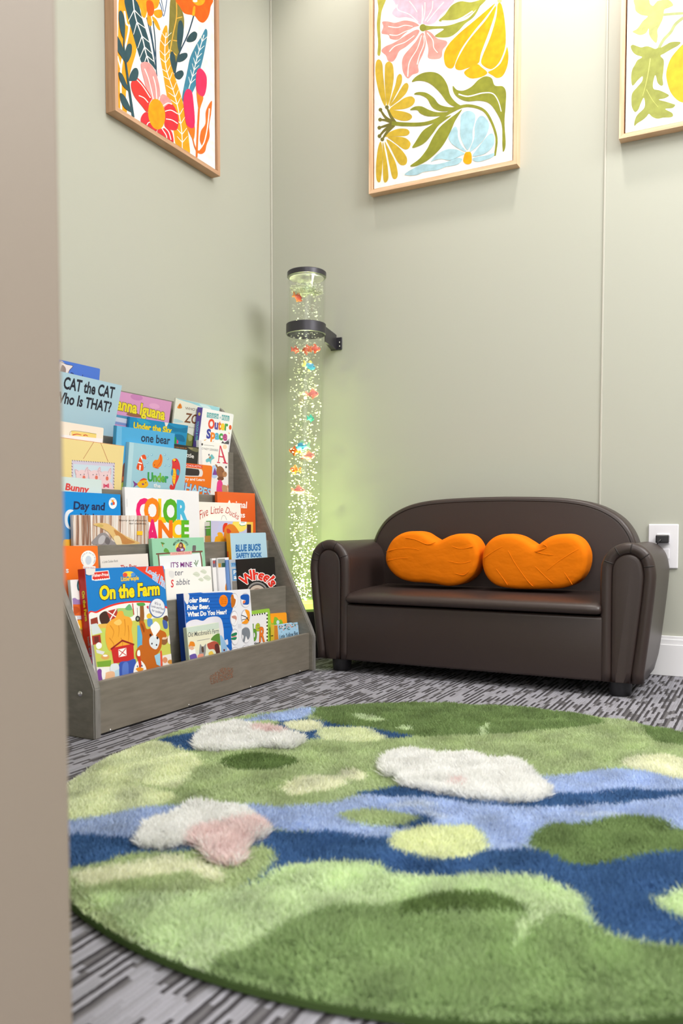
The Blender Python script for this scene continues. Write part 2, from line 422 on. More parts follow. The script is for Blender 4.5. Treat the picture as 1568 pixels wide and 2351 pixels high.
# ------------------------------------------------------------------ framed paintings
def frame_bars(name, place, a0, a1, b0, b1, w, d, root, mv, mh):
    """four mitred bars; place(a, b, depth)"""
    V = []; F = []; mats = []
    for (p, q, vert) in (((a0, b0), (a1, b0), 0), ((a1, b0), (a1, b1), 1), ((a1, b1), (a0, b1), 0), ((a0, b1), (a0, b0), 1)):
        def inn(c): return (c[0]+(w if c[0] == a0 else -w), c[1]+(w if c[1] == b0 else -w))
        i0 = len(V)
        for dd in (d, 0.0):
            V += [place(*p, dd), place(*q, dd), place(*inn(q), dd), place(*inn(p), dd)]
        for f in ((0, 1, 2, 3), (4, 7, 6, 5), (0, 4, 5, 1), (1, 5, 6, 2), (2, 6, 7, 3), (3, 7, 4, 0)):
            F.append(tuple(i0+k for k in f)); mats.append(1 if vert == 0 else 0)
    me = mesh_of(V, F, root.location); me.materials.append(mv); me.materials.append(mh)
    for p, k in zip(me.polygons, mats): p.material_index = k
    bm = bmesh.new(); bm.from_mesh(me); bmesh.ops.recalc_face_normals(bm, faces=bm.faces[:]); bm.to_mesh(me); bm.free()
    return link('frame', me, None, root)
def painting(label, wall, a0, a1, b0, b1, art, Z, bg=(252, 246, 240), depth=0.03, rec=0.007):
    if wall == 'left': place = lambda a, b, d: Vector((d+0.001, a, b)); pl = Plane(place(0, 0, depth-rec), (0, 1, 0), (0, 0, 1))
    else: place = lambda a, b, d: Vector((a, -d-0.001, b)); pl = Plane(place(0, 0, depth-rec), (1, 0, 0), (0, 0, 1))
    root = thing('framed_painting', label, 'painting', place((a0+a1)/2, b0, 0), 'framed botanical paintings')
    w = 0.011
    frame_bars('frame', place, a0, a1, b0, b1, w, depth, root, M_OAK2_V if wall == 'left' else M_OAK_V, M_OAK2_H if wall == 'left' else M_OAK_H)
    g = w+0.004; A0, A1, B0, B1 = a0+g, a1-g, b0+g, b1-g
    P = Painter(pl, Z, lambda pts: clip_poly(pts, A0+.001, A1-.001, B0+.001, B1-.001), step=1.3e-5); art(P)
    V = [place(a, b, d) for d in (depth-rec, 0.004) for a, b in ((A0, B0), (A1, B0), (A1, B1), (A0, B1))]
    F = [(0, 1, 2, 3), (4, 7, 6, 5), (0, 4, 5, 1), (1, 5, 6, 2), (2, 6, 7, 3), (3, 7, 4, 0)]
    link('canvas', coloured_mesh(*P.data(V, F, [bg]*6), off=root.location), M_CANVAS, root)
    box_b = [place(a, b, d) for d in (0.004, 0.001) for a, b in ((a0+w*.5, b0+w*.5), (a1-w*.5, b0+w*.5), (a1-w*.5, b1-w*.5), (a0+w*.5, b1-w*.5))]
    link('backing_board', mesh_of(box_b, F, root.location), new_mat('dark_backing', (70, 50, 40), 0.8), root)
    return root
CREAM = (255, 250, 240)
def art_left(P):
    teal = (45, 78, 88); oy = (240, 160, 28); hp = (236, 48, 95)
    P.sm(oy, [(198, -10), (245, -10), (275, 120), (312, 250), (350, 410), (300, 600), (258, 800), (262, 985), (178, 940), (172, 600), (190, 300)])
    P.line(CREAM, [(245, 95), (262, 200), (285, 240), (250, 420), (215, 600), (218, 940)], 16); P.line(CREAM, [(285, 240), (320, 130)], 12); P.line(CREAM, [(215, 590), (185, 480)], 12)
    P.line((45, 90, 140), [(535, -5), (560, 60), (580, 140), (600, 60), (608, -5)], 7); P.line((45, 90, 140), [(560, -5), (582, 100)], 6)
    P.sm(teal, [(248, -10), (345, -10), (400, 170), (450, 330), (490, 500), (517, 600), (480, 560), (450, 535), (395, 540), (365, 460), (318, 300), (268, 120)])
    P.veins(CREAM, [(318, -5), (340, 150), (395, 310), (428, 450), (455, 540)], 5, 110, 9, 35)
    for s in ([(435, 150), (480, 350), (512, 560), (524, 655)], [(490, 180), (508, 350), (518, 600)], [(465, 220), (500, 430), (515, 500)]): P.line((44, 74, 96), s, 9)
    for pt in ([(340, -10), (430, -10), (440, 80), (420, 152), (390, 130), (385, 90), (355, 20)], [(440, -12), (540, -12), (530, 60), (490, 75), (450, 20)], [(505, 90), (560, 85), (567, 140), (530, 155), (495, 120)], [(445, 110), (470, 140), (480, 210), (460, 222), (440, 180)], [(480, 140), (520, 170), (553, 250), (535, 255), (500, 200)]): P.sm((245, 160, 28), pt)
    P.sm((222, 92, 14), [(435, 10), (480, 10), (500, 70), (488, 130), (455, 135), (437, 90)])
    P.sm((132, 122, 55), [(640, -10), (690, -10), (742, 100), (757, 200), (740, 330), (715, 480), (680, 545), (640, 470), (618, 370), (628, 200)])
    P.line((240, 178, 70), [(690, 10), (690, 150), (660, 300), (630, 465)], 9); P.line((240, 178, 70), [(690, 158), (740, 145)], 8); P.line((240, 178, 70), [(660, 345), (700, 352)], 8); P.line((240, 178, 70), [(640, 430), (690, 475)], 8)
    P.sm((241, 102, 20), [(700, -10), (985, -10), (982, 60), (965, 140), (925, 192), (885, 183), (850, 140), (825, 130), (760, 115), (720, 60)])
    P.sm((252, 170, 30), [(820, -10), (930, -10), (915, 38), (862, 45)]); P.sm((252, 170, 30), [(835, 60), (852, 60), (845, 130), (825, 130)]); P.ell(CREAM, 850, 8, 20, 12)
    P.line((38, 68, 92), [(838, 135), (790, 290), (730, 420), (700, 500), (675, 650)], 11)
    for pt in ([(775, 352), (800, 300), (840, 270), (868, 290), (855, 340), (815, 362)], [(705, 200), (735, 180), (752, 260), (735, 380), (715, 450), (695, 350)], [(700, 532), (700, 490), (730, 460), (778, 455), (782, 490), (745, 525)], [(635, 470), (655, 440), (675, 480), (690, 580), (672, 630), (640, 560)], [(672, 645), (700, 612), (740, 605), (752, 640), (722, 680), (690, 675)]): P.sm((46, 76, 84), pt)
    P.sm(oy, [(608, 222), (585, 235), (555, 330), (546, 450), (570, 600), (600, 780), (635, 950), (665, 1120), (685, 1245), (735, 1285), (802, 1335), (797, 1200), (775, 1040), (742, 870), (690, 700), (645, 560), (622, 430), (616, 300)])
    P.veins(CREAM, [(602, 280), (590, 440), (605, 600), (660, 770), (705, 940), (735, 1130), (740, 1290)], 13, 70, 7, 140)
    P.sm((62, 130, 158), [(935, 250), (905, 310), (850, 400), (805, 500), (780, 620), (750, 760), (738, 850), (760, 872), (800, 840), (860, 720), (892, 600), (922, 480), (947, 350), (954, 270)])
    P.veins(CREAM, [(925, 300), (870, 480), (835, 620), (795, 760)], 7, 60, 7, 150)
    P.sm((248, 152, 150), [(383, 560), (410, 532), (460, 545), (510, 620), (542, 740), (548, 840), (520, 872), (455, 830), (415, 700)])
    P.sm((248, 152, 150), [(538, 880), (563, 810), (612, 830), (655, 900), (620, 940), (575, 930)])
    P.sm((228, 56, 52), [(298, 720), (340, 668), (380, 690), (430, 760), (475, 840), (455, 890), (440, 962), (385, 900), (325, 820)])
    P.sm((222, 48, 60), [(578, 930), (642, 888), (692, 960), (706, 1050), (690, 1112), (640, 1112), (588, 1080), (590, 990)])
    P.sm((222, 48, 60), [(383, 1040), (398, 982), (440, 965), (475, 1050), (520, 1100), (505, 1132), (430, 1088)])
    P.sm((226, 50, 60), [(528, 1115), (570, 1102), (622, 1100), (655, 1150), (660, 1232), (598, 1190), (535, 1150)])
    for ln in ([(345, 680), (400, 740), (465, 840)], [(365, 820), (410, 840), (445, 880)], [(415, 590), (450, 680), (490, 850)], [(488, 655), (510, 740), (520, 860)], [(535, 870), (545, 830)], [(560, 920), (610, 885), (650, 895)], [(590, 955), (640, 945), (695, 975)], [(598, 1020), (650, 1030), (698, 1060)], [(430, 1085), (445, 1055), (470, 1045)], [(580, 1090), (620, 1130), (642, 1200)], [(565, 1105), (600, 1160), (605, 1195)]): P.line(CREAM, ln, 8)
    P.ell((236, 158, 16), 518, 980, 73, 133, -6)
    P.line((240, 112, 32), [(882, 930), (872, 1100), (860, 1370)], 15); P.line((240, 112, 32), [(820, 1150), (840, 1240), (860, 1290)], 9)
    P.sm((240, 122, 34), [(862, 780), (917, 830), (900, 900), (880, 940)]); P.sm(hp, [(858, 640), (880, 588), (915, 602), (947, 665), (942, 770), (915, 828), (862, 782)])
    P.sm((240, 122, 34), [(780, 1075), (843, 1080), (836, 1195), (800, 1140)]); P.sm((232, 42, 95), [(748, 840), (775, 768), (815, 780), (832, 860), (843, 1082), (778, 1075), (755, 950)])
    P.sm((241, 112, 38), [(990, 865), (942, 950), (937, 1060), (900, 1120), (890, 1200), (905, 1255), (868, 1300), (898, 1320), (932, 1300), (947, 1240), (972, 1170), (968, 1080), (985, 970)]); P.line(CREAM, [(970, 930), (955, 1080), (925, 1220), (878, 1290)], 10)
    P.line((44, 78, 88), [(318, 1010), (285, 780), (252, 530), (238, 400), (240, 310)], 22, 8)
    for pt in ([(195, 110), (215, 95), (240, 150), (248, 240), (240, 330), (215, 290), (198, 200)], [(172, 310), (205, 350), (240, 450), (250, 530), (212, 480), (178, 420)], [(250, 530), (245, 460), (265, 390), (290, 375), (306, 400), (300, 470), (272, 530)], [(283, 690), (290, 640), (320, 590), (350, 587), (363, 630), (345, 688), (300, 694)], [(192, 622), (225, 640), (260, 720), (287, 785), (240, 750), (205, 690)], [(204, 800), (240, 820), (278, 890), (302, 960), (248, 930), (213, 870)]): P.sm((50, 80, 88), pt)
def art_center(P):
    ol = (134, 136, 44); lime = (165, 164, 66); pk = (246, 186, 206); sal = (250, 150, 142); mus = (200, 168, 52); bl = (162, 196, 208); yl = (244, 164, 12)
    P.sm((170, 164, 60), [(185, -15), (258, -15), (235, 60), (217, 120), (207, 250), (214, 400), (208, 490), (192, 502), (182, 480), (188, 380), (177, 220), (190, 80)])
    for c, pt in ((pk, [(335, -15), (560, -15), (582, 80), (577, 205), (555, 212), (520, 180), (440, 155), (370, 160), (318, 130), (325, 90), (352, 60), (335, 20)]), (pk, [(598, -15), (862, -15), (830, 60), (750, 140), (690, 210), (620, 222), (590, 200), (594, 80)]),
        (sal, [(220, 300), (235, 240), (225, 198), (270, 192), (340, 205), (420, 185), (500, 195), (557, 230), (500, 250), (420, 310), (370, 357), (300, 350), (280, 315)]), (sal, [(522, 270), (560, 280), (520, 350), (440, 420), (380, 460), (350, 520), (320, 555), (278, 548), (258, 500), (218, 460), (250, 420), (330, 385), (420, 330)]),
        (sal, [(568, 310), (600, 300), (617, 400), (590, 490), (550, 580), (552, 650), (500, 672), (457, 707), (418, 660), (403, 590), (415, 510), (480, 430), (530, 370)]), (sal, [(608, 283), (660, 290), (720, 345), (800, 368), (808, 400), (770, 450), (760, 512), (720, 532), (638, 522), (640, 440)])): P.sm(c, pt)
    for ln in ([(360, 40), (370, 90), (470, 130), (550, 200)], [(470, 10), (510, 60), (540, 110)], [(610, 20), (608, 110), (590, 190)], [(680, 10), (670, 90), (610, 190)], [(780, 20), (700, 110), (630, 200)], [(280, 238), (360, 248), (430, 228), (500, 238)], [(290, 312), (360, 318), (430, 285), (510, 258)], [(290, 465), (340, 415), (430, 380), (515, 320)], [(455, 690), (470, 560), (540, 440), (580, 320)], [(540, 580), (560, 500), (600, 400), (600, 320)], [(630, 295), (680, 360), (690, 430), (725, 475)]): P.line(CREAM, ln, 9, 6)
    P.sm(lime, [(735, 187), (790, 130), (850, 50), (930, 12), (1030, 20), (1165, -15), (1090, 70), (1000, 140), (900, 180), (800, 192)]); P.line(CREAM, [(760, 190), (900, 180), (1040, 100)], 12)
    P.sm((152, 154, 60), [(592, 228), (660, 235), (780, 235), (850, 222), (900, 205), (1000, 165), (1090, 65), (1130, 0), (1060, 140), (970, 215), (900, 290), (820, 335), (698, 327), (780, 262), (680, 262), (600, 275)]); P.ell((140, 140, 48), 592, 250, 30, 33)
    P.ell((190, 190, 120), 1282, 8, 20, 18)
    for pt in ([(1242, 33), (1180, 80), (1050, 190), (930, 290), (830, 390), (783, 480), (788, 570), (820, 612), (865, 607), (900, 520), (950, 420), (1060, 270), (1160, 150)], [(1245, 55), (1150, 190), (1000, 370), (900, 540), (883, 610), (920, 632), (980, 617), (1090, 570), (1115, 480), (1185, 290), (1238, 130)], [(1265, 38), (1300, 43), (1330, 200), (1336, 400), (1290, 540), (1230, 612), (1180, 617), (1118, 572), (1130, 500), (1200, 330), (1252, 150)], [(963, 650), (1010, 610), (1080, 578), (1120, 605), (1172, 655), (1120, 692), (1040, 707), (990, 690)], [(1178, 650), (1230, 622), (1290, 570), (1330, 480), (1350, 422), (1362, 500), (1350, 600), (1310, 682), (1260, 702), (1220, 680)]): P.sm(yl, pt)
    for pt in ([(164, 640), (170, 560), (195, 535), (225, 570), (235, 680), (250, 830), (260, 930), (245, 950), (205, 860), (175, 740)], [(249, 620), (260, 570), (290, 555), (322, 590), (329, 700), (310, 830), (282, 940), (264, 930), (250, 780)], [(345, 760), (360, 690), (385, 666), (404, 690), (395, 760), (340, 870), (295, 948), (290, 930), (315, 850)], [(380, 820), (420, 760), (450, 748), (463, 780), (440, 840), (380, 900), (302, 958), (302, 940), (345, 880)], [(300, 972), (370, 920), (430, 880), (490, 868), (520, 900), (500, 945), (440, 977), (360, 987), (310, 987)], [(290, 985), (340, 992), (420, 1005), (480, 1028), (493, 1060), (450, 1087), (380, 1082), (320, 1050)],
        [(248, 1222), (310, 1180), (380, 1158), (450, 1163), (472, 1195), (440, 1222), (350, 1227), (280, 1232)], [(278, 1235), (370, 1230), (440, 1245), (481, 1290), (462, 1337), (420, 1342), (360, 1300), (300, 1255)], [(263, 1255), (330, 1290), (400, 1350), (447, 1420), (442, 1475), (400, 1487), (360, 1450), (310, 1350)], [(250, 1275), (300, 1370), (345, 1460), (366, 1560), (352, 1607), (320, 1602), (300, 1530), (270, 1380)], [(230, 1280), (255, 1380), (275, 1500), (281, 1600), (260, 1642), (237, 1620), (231, 1480)], [(205, 1280), (222, 1300), (229, 1440), (216, 1600), (200, 1642), (174, 1610), (171, 1480), (185, 1350)]): P.sm(mus, pt)
    st = (112, 106, 44)
    for pt in ([(340, 1105), (300, 1040), (268, 965)], [(340, 1110), (260, 1060), (210, 988)], [(330, 1108), (270, 1085), (207, 1077)], [(330, 1115), (265, 1130), (200, 1150)], [(320, 1130), (250, 1170), (202, 1225)], [(330, 1125), (270, 1190), (227, 1255)]):
        P.line(st, pt, 34, 14); P.ell(st, pt[-1][0], pt[-1][1], 17, 17)
    P.line(ol, [(310, 1110), (450, 1120), (600, 1115), (720, 1078), (850, 1000), (960, 955), (1060, 960), (1150, 1002), (1215, 1110), (1255, 1250), (1240, 1402)], 36, 18)
    for pt in ([(493, 737), (530, 690), (600, 655), (690, 650), (760, 685), (810, 760), (840, 860), (900, 930), (965, 965), (900, 968), (820, 930), (750, 840), (680, 770), (620, 737), (550, 727)], [(513, 850), (545, 830), (620, 835), (690, 880), (740, 940), (830, 965), (905, 965), (850, 992), (760, 1002), (680, 970), (630, 890), (570, 857)], [(476, 990), (520, 960), (580, 958), (650, 990), (720, 1010), (830, 1010), (760, 1042), (640, 1047), (570, 1022), (540, 992)], [(498, 1332), (530, 1270), (590, 1180), (660, 1130), (740, 1078), (850, 1038), (740, 1122), (680, 1202), (600, 1292)], [(478, 1493), (560, 1430), (630, 1340), (680, 1240), (740, 1150), (820, 1078), (900, 1018), (945, 985), (882, 1090), (832, 1202), (762, 1322), (650, 1432), (540, 1492)],
        [(862, 773), (900, 810), (960, 815), (1030, 780), (1090, 720), (1150, 688), (1210, 703), (1240, 770), (1310, 778), (1340, 830), (1337, 950), (1327, 1100), (1337, 1300), (1315, 1367), (1307, 1300), (1303, 1130), (1258, 1020), (1190, 932), (1100, 907), (990, 912), (910, 880), (868, 830)]): P.sm(ol, pt)
    P.line(CREAM, [(913, 848), (1000, 868), (1130, 838), (1220, 843), (1270, 910), (1297, 1005)], 12, 8)
    for pt in ([(930, 1100), (935, 1040), (970, 1005), (1020, 1000), (1061, 1030), (1061, 1090), (1040, 1180), (1037, 1270), (1000, 1347), (975, 1330), (930, 1230)], [(1060, 1130), (1090, 1060), (1130, 1043), (1177, 1090), (1187, 1150), (1150, 1240), (1080, 1320), (1015, 1367), (1020, 1330), (1055, 1240)], [(823, 1230), (850, 1170), (885, 1138), (905, 1170), (910, 1240), (940, 1310), (985, 1362), (950, 1357), (870, 1310), (835, 1270)], [(1038, 1402), (1090, 1330), (1150, 1250), (1200, 1203), (1232, 1220), (1231, 1300), (1170, 1372), (1090, 1402)], [(663, 1457), (710, 1400), (790, 1350), (880, 1343), (967, 1380), (930, 1402), (840, 1442), (760, 1432), (700, 1442)], [(1038, 1430), (1090, 1410), (1160, 1400), (1232, 1378), (1222, 1412), (1150, 1442), (1080, 1457)], [(428, 1572), (500, 1520), (590, 1480), (700, 1480), (800, 1460), (900, 1423), (947, 1435), (900, 1482), (800, 1502), (720, 1532), (600, 1547), (530, 1577)]): P.sm(bl, pt)
    P.sm((246, 160, 14), [(968, 1385), (990, 1368), (1022, 1372), (1032, 1410), (1027, 1467), (985, 1477), (955, 1450)])
def art_right(P):
    P.line((166, 172, 118), [(930, 230), (1100, 215), (1300, 203)], 42); P.line((166, 172, 118), [(885, 760), (960, 620), (1070, 500), (1150, 370), (1300, 250)], 46)
    P.sm((176, 178, 112), [(515, -15), (720, -15), (755, 60), (800, 90), (838, 50), (880, 12), (980, -3), (1060, 8), (1112, 80), (1050, 117), (980, 145), (965, 200), (950, 290), (905, 390), (867, 470), (873, 560), (850, 662), (778, 600), (738, 520), (733, 440), (690, 512), (600, 542), (518, 512), (487, 485), (560, 440), (640, 330), (718, 252), (620, 232), (538, 172), (522, 100)])
    P.sm((150, 154, 76), [(457, 720), (490, 690), (560, 713), (620, 730), (700, 713), (760, 725), (830, 753), (880, 738), (930, 730), (1000, 690), (1090, 648), (1222, 650), (1190, 702), (1080, 762), (980, 822), (917, 862), (967, 930), (962, 1080), (947, 1200), (957, 1302), (920, 1322), (868, 1270), (848, 1180), (828, 1170), (800, 1290), (812, 1372), (900, 1393), (1000, 1438), (1047, 1475), (980, 1517), (890, 1537), (1000, 1568), (1100, 1600), (1142, 1620), (1100, 1667), (990, 1682), (1092, 1740), (1107, 1790), (1060, 1812), (960, 1815), (870, 1832), (788, 1802), (738, 1757), (700, 1800), (640, 1852), (560, 1902), (513, 1942), (518, 1860), (560, 1770), (670, 1652), (660, 1508), (610, 1600), (572, 1692), (520, 1727), (473, 1640), (468, 1500), (490, 1420), (560, 1340), (632, 1250), (637, 1178), (570, 1232), (485, 1322), (463, 1200), (478, 1080), (520, 1000), (560, 930), (632, 880), (548, 850), (487, 800)])
    P.line((196, 196, 110), [(760, 900), (730, 1100), (690, 1300), (640, 1480)], 16, 6); P.line((196, 196, 110), [(700, 1380), (790, 1540), (880, 1650)], 10, 5)
    P.sm((240, 172, 40), [(1300, 660), (1150, 800), (1060, 930), (1008, 1100), (1010, 1220), (1060, 1400), (1150, 1522), (1263, 1582), (1500, 1590), (1650, 1400), (1700, 1150), (1600, 850), (1450, 680)])
    P.sm((240, 172, 40), [(1257, 405), (1290, 370), (1330, 400), (1300, 440)])
painting('oak framed painting of red daisy, teal leaves and pink buds on the left wall', 'left', -0.758, -0.325, 1.411, 2.02, art_left, (220, 0, 3.7333))
painting('oak framed painting with yellow tulip, pink flower and blue flower, above the sofa', 'back', 0.368, 0.8245, 1.402, 2.01, art_center, (820, 0, 3.92))
painting('oak framed painting with yellow fruit and lobed green leaves, cut off by the right edge', 'back', 1.096, 1.552, 1.412, 2.02, art_right, (1380, 0, 6.718))

# ------------------------------------------------------------------ display bookshelf
YN0, YN1, YF0, YF1 = -1.206, -1.188, -0.383, -0.365
shelf = thing('display_bookshelf', 'grey stained wooden display bookshelf with slanted side panels, full of picture books', 'bookshelf', (0.19, -0.785, 0))
side = [(0.018, 0.0), (0.370, 0.0), (0.370, 0.095)]+[(0.366, 0.106), (0.3595, 0.121)]+[(0.090, 0.690), (0.080, 0.712), (0.068, 0.730), (0.050, 0.741), (0.030, 0.744), (0.018, 0.744)]
for y0, y1 in ((YN0, YN1), (YF0, YF1)):
    V = [(x, y, z) for y in (y0, y1) for x, z in side]; k = len(side); F = [tuple(range(k)), tuple(range(k, 2*k))[::-1]]+[(i, i+k, (i+1) % k+k, (i+1) % k) for i in range(k)]
    me = mesh_of(V, F, shelf.location); bm = bmesh.new(); bm.from_mesh(me); bmesh.ops.recalc_face_normals(bm, faces=bm.faces[:]); bmesh.ops.bevel(bm, geom=bm.edges[:], offset=0.0022, segments=2, affect='EDGES'); bm.to_mesh(me); bm.free()
    me.materials.append(M_GREYWOOD); me.materials.append(M_GREYEDGE)
    for p in me.polygons:
        if abs(p.normal.y) < 0.5 and p.normal.x > 0.2: p.material_index = 1
    o = link('side_panel', me, None, shelf)
BX = [0.352, 0.280, 0.223, 0.165, 0.107, 0.050]       # tier boards: x of the middle, front to back
BZ = [0.104, 0.231, 0.357, 0.479, 0.605, 0.729]
M_FRONT = wood('worn_grey_front_board', (116, 108, 97), (130, 122, 111), (9, 3, 22), 0.42)
for i, (x, z) in enumerate(zip(BX, BZ)):
    t = 0.012 if i == 0 else 0.009
    zb = 0.004 if i == 0 else BZ[i-1]-0.10
    box('tier_board', x-t/2, x+t/2, YN1, YF0, zb, z, M_FRONT if i == 0 else M_GREYWOOD, shelf, bevel=0.001)
for i in range(5):
    zf = 0.012+0.1255*i
    box('shelf_floor', BX[i+1]+0.0045, BX[i]-(0.006 if i == 0 else 0.0045), YN1, YF0, zf-0.008, zf, M_GREYWOOD, shelf)
TZ = [0.0125+0.1255*i for i in range(5)]
M_RUB = new_mat('reddish_rubbed_wood', (146, 100, 74), 0.5)
_al = noise_color(M_RUB, coords(M_RUB, (40, 40, 90)), 4.0, (0, 0, 0), (255, 255, 255), 0.45, 0.62, 4.0, 'Alpha')
pf = Plane((BX[0]+0.0061, 0, 0), (0, 1, 0), (0, 0, 1))
rv = [pf.pt(*pf.hit(x, y), 0.0003) for x, y in ((484, 1572), (535, 1556), (535, 1533), (510, 1533), (480, 1553))]
link('rubbed_mark', mesh_of(rv, [tuple(range(5))], shelf.location), M_RUB, shelf)
for px, py in ((434, 1619), (576, 1577), (689, 1541), (254, 1676)):
    p = pf.pt(*pf.hit(px, py)); bm = bmesh.new(); bmesh.ops.create_uvsphere(bm, u_segments=12, v_segments=8, radius=0.0028)
    for v in bm.verts: v.co.x *= 0.5
    bmesh.ops.translate(bm, vec=p, verts=bm.verts[:]); bm_obj('screw', bm, M_STEEL, shelf, smooth=True)
ps = Plane((0, YN0, 0), (1, 0, 0), (0, 0, 1)); p = ps.pt(*ps.hit(184, 1593)); bm = bmesh.new(); bmesh.ops.create_uvsphere(bm, u_segments=16, v_segments=10, radius=0.0055)
for v in bm.verts: v.co.y *= 0.45
bmesh.ops.translate(bm, vec=p, verts=bm.verts[:]); bm_obj('screw', bm, M_STEEL, shelf, smooth=True)

# ------------------------------------------------------------------ small sofa
sofa = thing('child_sofa', "child's dark brown leatherette two seat sofa with rounded arms and arched back", 'sofa', (0.797, -0.22, 0))
def xz(a, b, d): return Vector((a, d, b))
def arm(sx):
    def X(a): return a if sx < 0 else 1.594-a
    prof = [(0.383, -0.03), (0.376, 0.032), (0.362, 0.15), (0.351, 0.265), (0.352, 0.300), (0.360, 0.328), (0.377, 0.347), (0.400, 0.356), (0.425, 0.353), (0.447, 0.340), (0.461, 0.318), (0.466, 0.285), (0.4655, 0.15), (0.4645, 0.032), (0.464, -0.03)]
    full = smooth_open([(X(a), b) for a, b in prof], 4)
    if area2(full) < 0: full = full[::-1]
    def low(a, b, d): return Vector((a, d, max(b, 0.033+7.0*max(0.0, d+0.125)**2)))
    a_ = prism('armrest', full, low, -0.352, -0.045, 0.014, M_LEATHER, sofa, 5, mid=10)
    path = inset2(full, 0.0105)
    i0 = max(range(len(path)), key=lambda i: (Vector(path[i])-Vector(path[i-1])).length); path = [q for q in path[i0:]+path[:i0] if q[1] > 0.045]
    path = [(path[0][0], 0.036)]+path+[(path[-1][0], 0.036)]
    tube('front_roll', [(q[0], -0.352, q[1]) for q in path], 0.0142, M_LEATHER, a_, 14)
    inn = inset2(full, 0.0225)
    prism('front_panel', inn, lambda a, b, d: Vector((a, d, max(b, 0.036))), -0.3625, -0.340, 0.006, M_LEATHER, a_, 4, bulge=0.0008)
    for an in ((176, 146, 108, 66, 20) if sx < 0 else (160, 118, 84, 40, 4)):
        c = Vector((X(0.408), 0.300)); dr = Vector((math.cos(R_(an)), math.sin(R_(an))))
        best = max(path, key=lambda q: (Vector(q)-c).normalized().dot(dr)); b = Vector(best); dr = (b-c).normalized(); pts = []
        for kk in range(9):
            th = R_(-60+kk*15); rr = 0.0140; pts.append((b.x+dr.x*rr*math.sin(th), -0.352-rr*math.cos(th), b.y+dr.y*rr*math.sin(th)))
        tube('pleat', pts, [0.0005]+[0.0015]*7+[0.0005], M_SEAM, a_, 6)
    return a_
arm(-1); arm(1)
back_pts = [(0.425, 0.20), (0.424, 0.33), (0.428, 0.362), (0.445, 0.395), (0.472, 0.424), (0.515, 0.449), (0.568, 0.465), (0.65, 0.474), (0.80, 0.478), (0.95, 0.474), (1.026, 0.465), (1.079, 0.449), (1.122, 0.424), (1.149, 0.395), (1.166, 0.362), (1.170, 0.33), (1.169, 0.20)]
bo = smooth_open(back_pts, 4)
def xzl(a, b, d): return Vector((a, d-0.10*(0.30-b) if b < 0.6 else d, b))
bk = prism('backrest', bo, lambda a, b, d: Vector((a, d+0.05*(b-0.30), b)), -0.120, -0.030, 0.010, M_LEATHER, sofa, 5, bulge=0.0012)
bi = inset2(bo if area2(bo) > 0 else bo[::-1], 0.011); i0 = max(range(len(bi)), key=lambda i: (Vector(bi[i])-Vector(bi[i-1])).length); bi = bi[i0:]+bi[:i0]
tube('piping', [(q[0], -0.1205+0.05*(q[1]-0.30), q[1]) for q in bi], 0.0016, M_SEAM, bk, 6)
# seat lid: rounded front lip, slightly domed, running back under the backrest
def seat_mesh():
    prof = [(-0.372, 0.192), (-0.378, 0.199), (-0.377, 0.208), (-0.368, 0.215), (-0.345, 0.2195), (-0.30, 0.223), (-0.22, 0.2265), (-0.12, 0.2285), (-0.10, 0.2285), (-0.10, 0.190)]
    xs = [0.4655, 0.469, 0.476, 0.50, 0.60, 0.797, 0.994, 1.094, 1.118, 1.125, 1.1285]; V = []; F = []; k = len(prof)
    for i, x in enumerate(xs):
        e = min(i, len(xs)-1-i); sh = (0.005, 0.002, 0.0005, 0, 0, 0)[e]
        for y, z in prof:
            V.append((x, y+(sh if y < -0.3 else 0), z-(sh if z > 0.2 else -sh*0.5)))
    for i in range(len(xs)-1):
        for j in range(k): F.append((i*k+j, (i+1)*k+j, (i+1)*k+(j+1) % k, i*k+(j+1) % k))
    F.append(tuple(range(k))); F.append(tuple((len(xs)-1)*k+j for j in range(k))[::-1]); return V, F
V, F = seat_mesh(); me = mesh_of(V, F, sofa.location); bm = bmesh.new(); bm.from_mesh(me); bmesh.ops.recalc_face_normals(bm, faces=bm.faces[:]); bm.to_mesh(me); bm.free()
so = link('seat', me, M_LEATHER, sofa, True); so.data.set_sharp_from_angle(angle=R_(60))
bs = box('base', 0.4600, 1.1340, -0.364, -0.06, 0.034, 0.1865, M_LEATHER, sofa, bevel=0.007, seg=4, smooth=True); bs.data.set_sharp_from_angle(angle=R_(50))
for x, y in ((0.430, -0.325), (1.168, -0.325), (0.430, -0.085), (1.168, -0.085)):
    lathe('foot', [(0.022, 0.0), (0.025, 0.004), (0.027, 0.033)], lambda h, x=x, y=y: (x, y), M_BLACKP, sofa, 24)

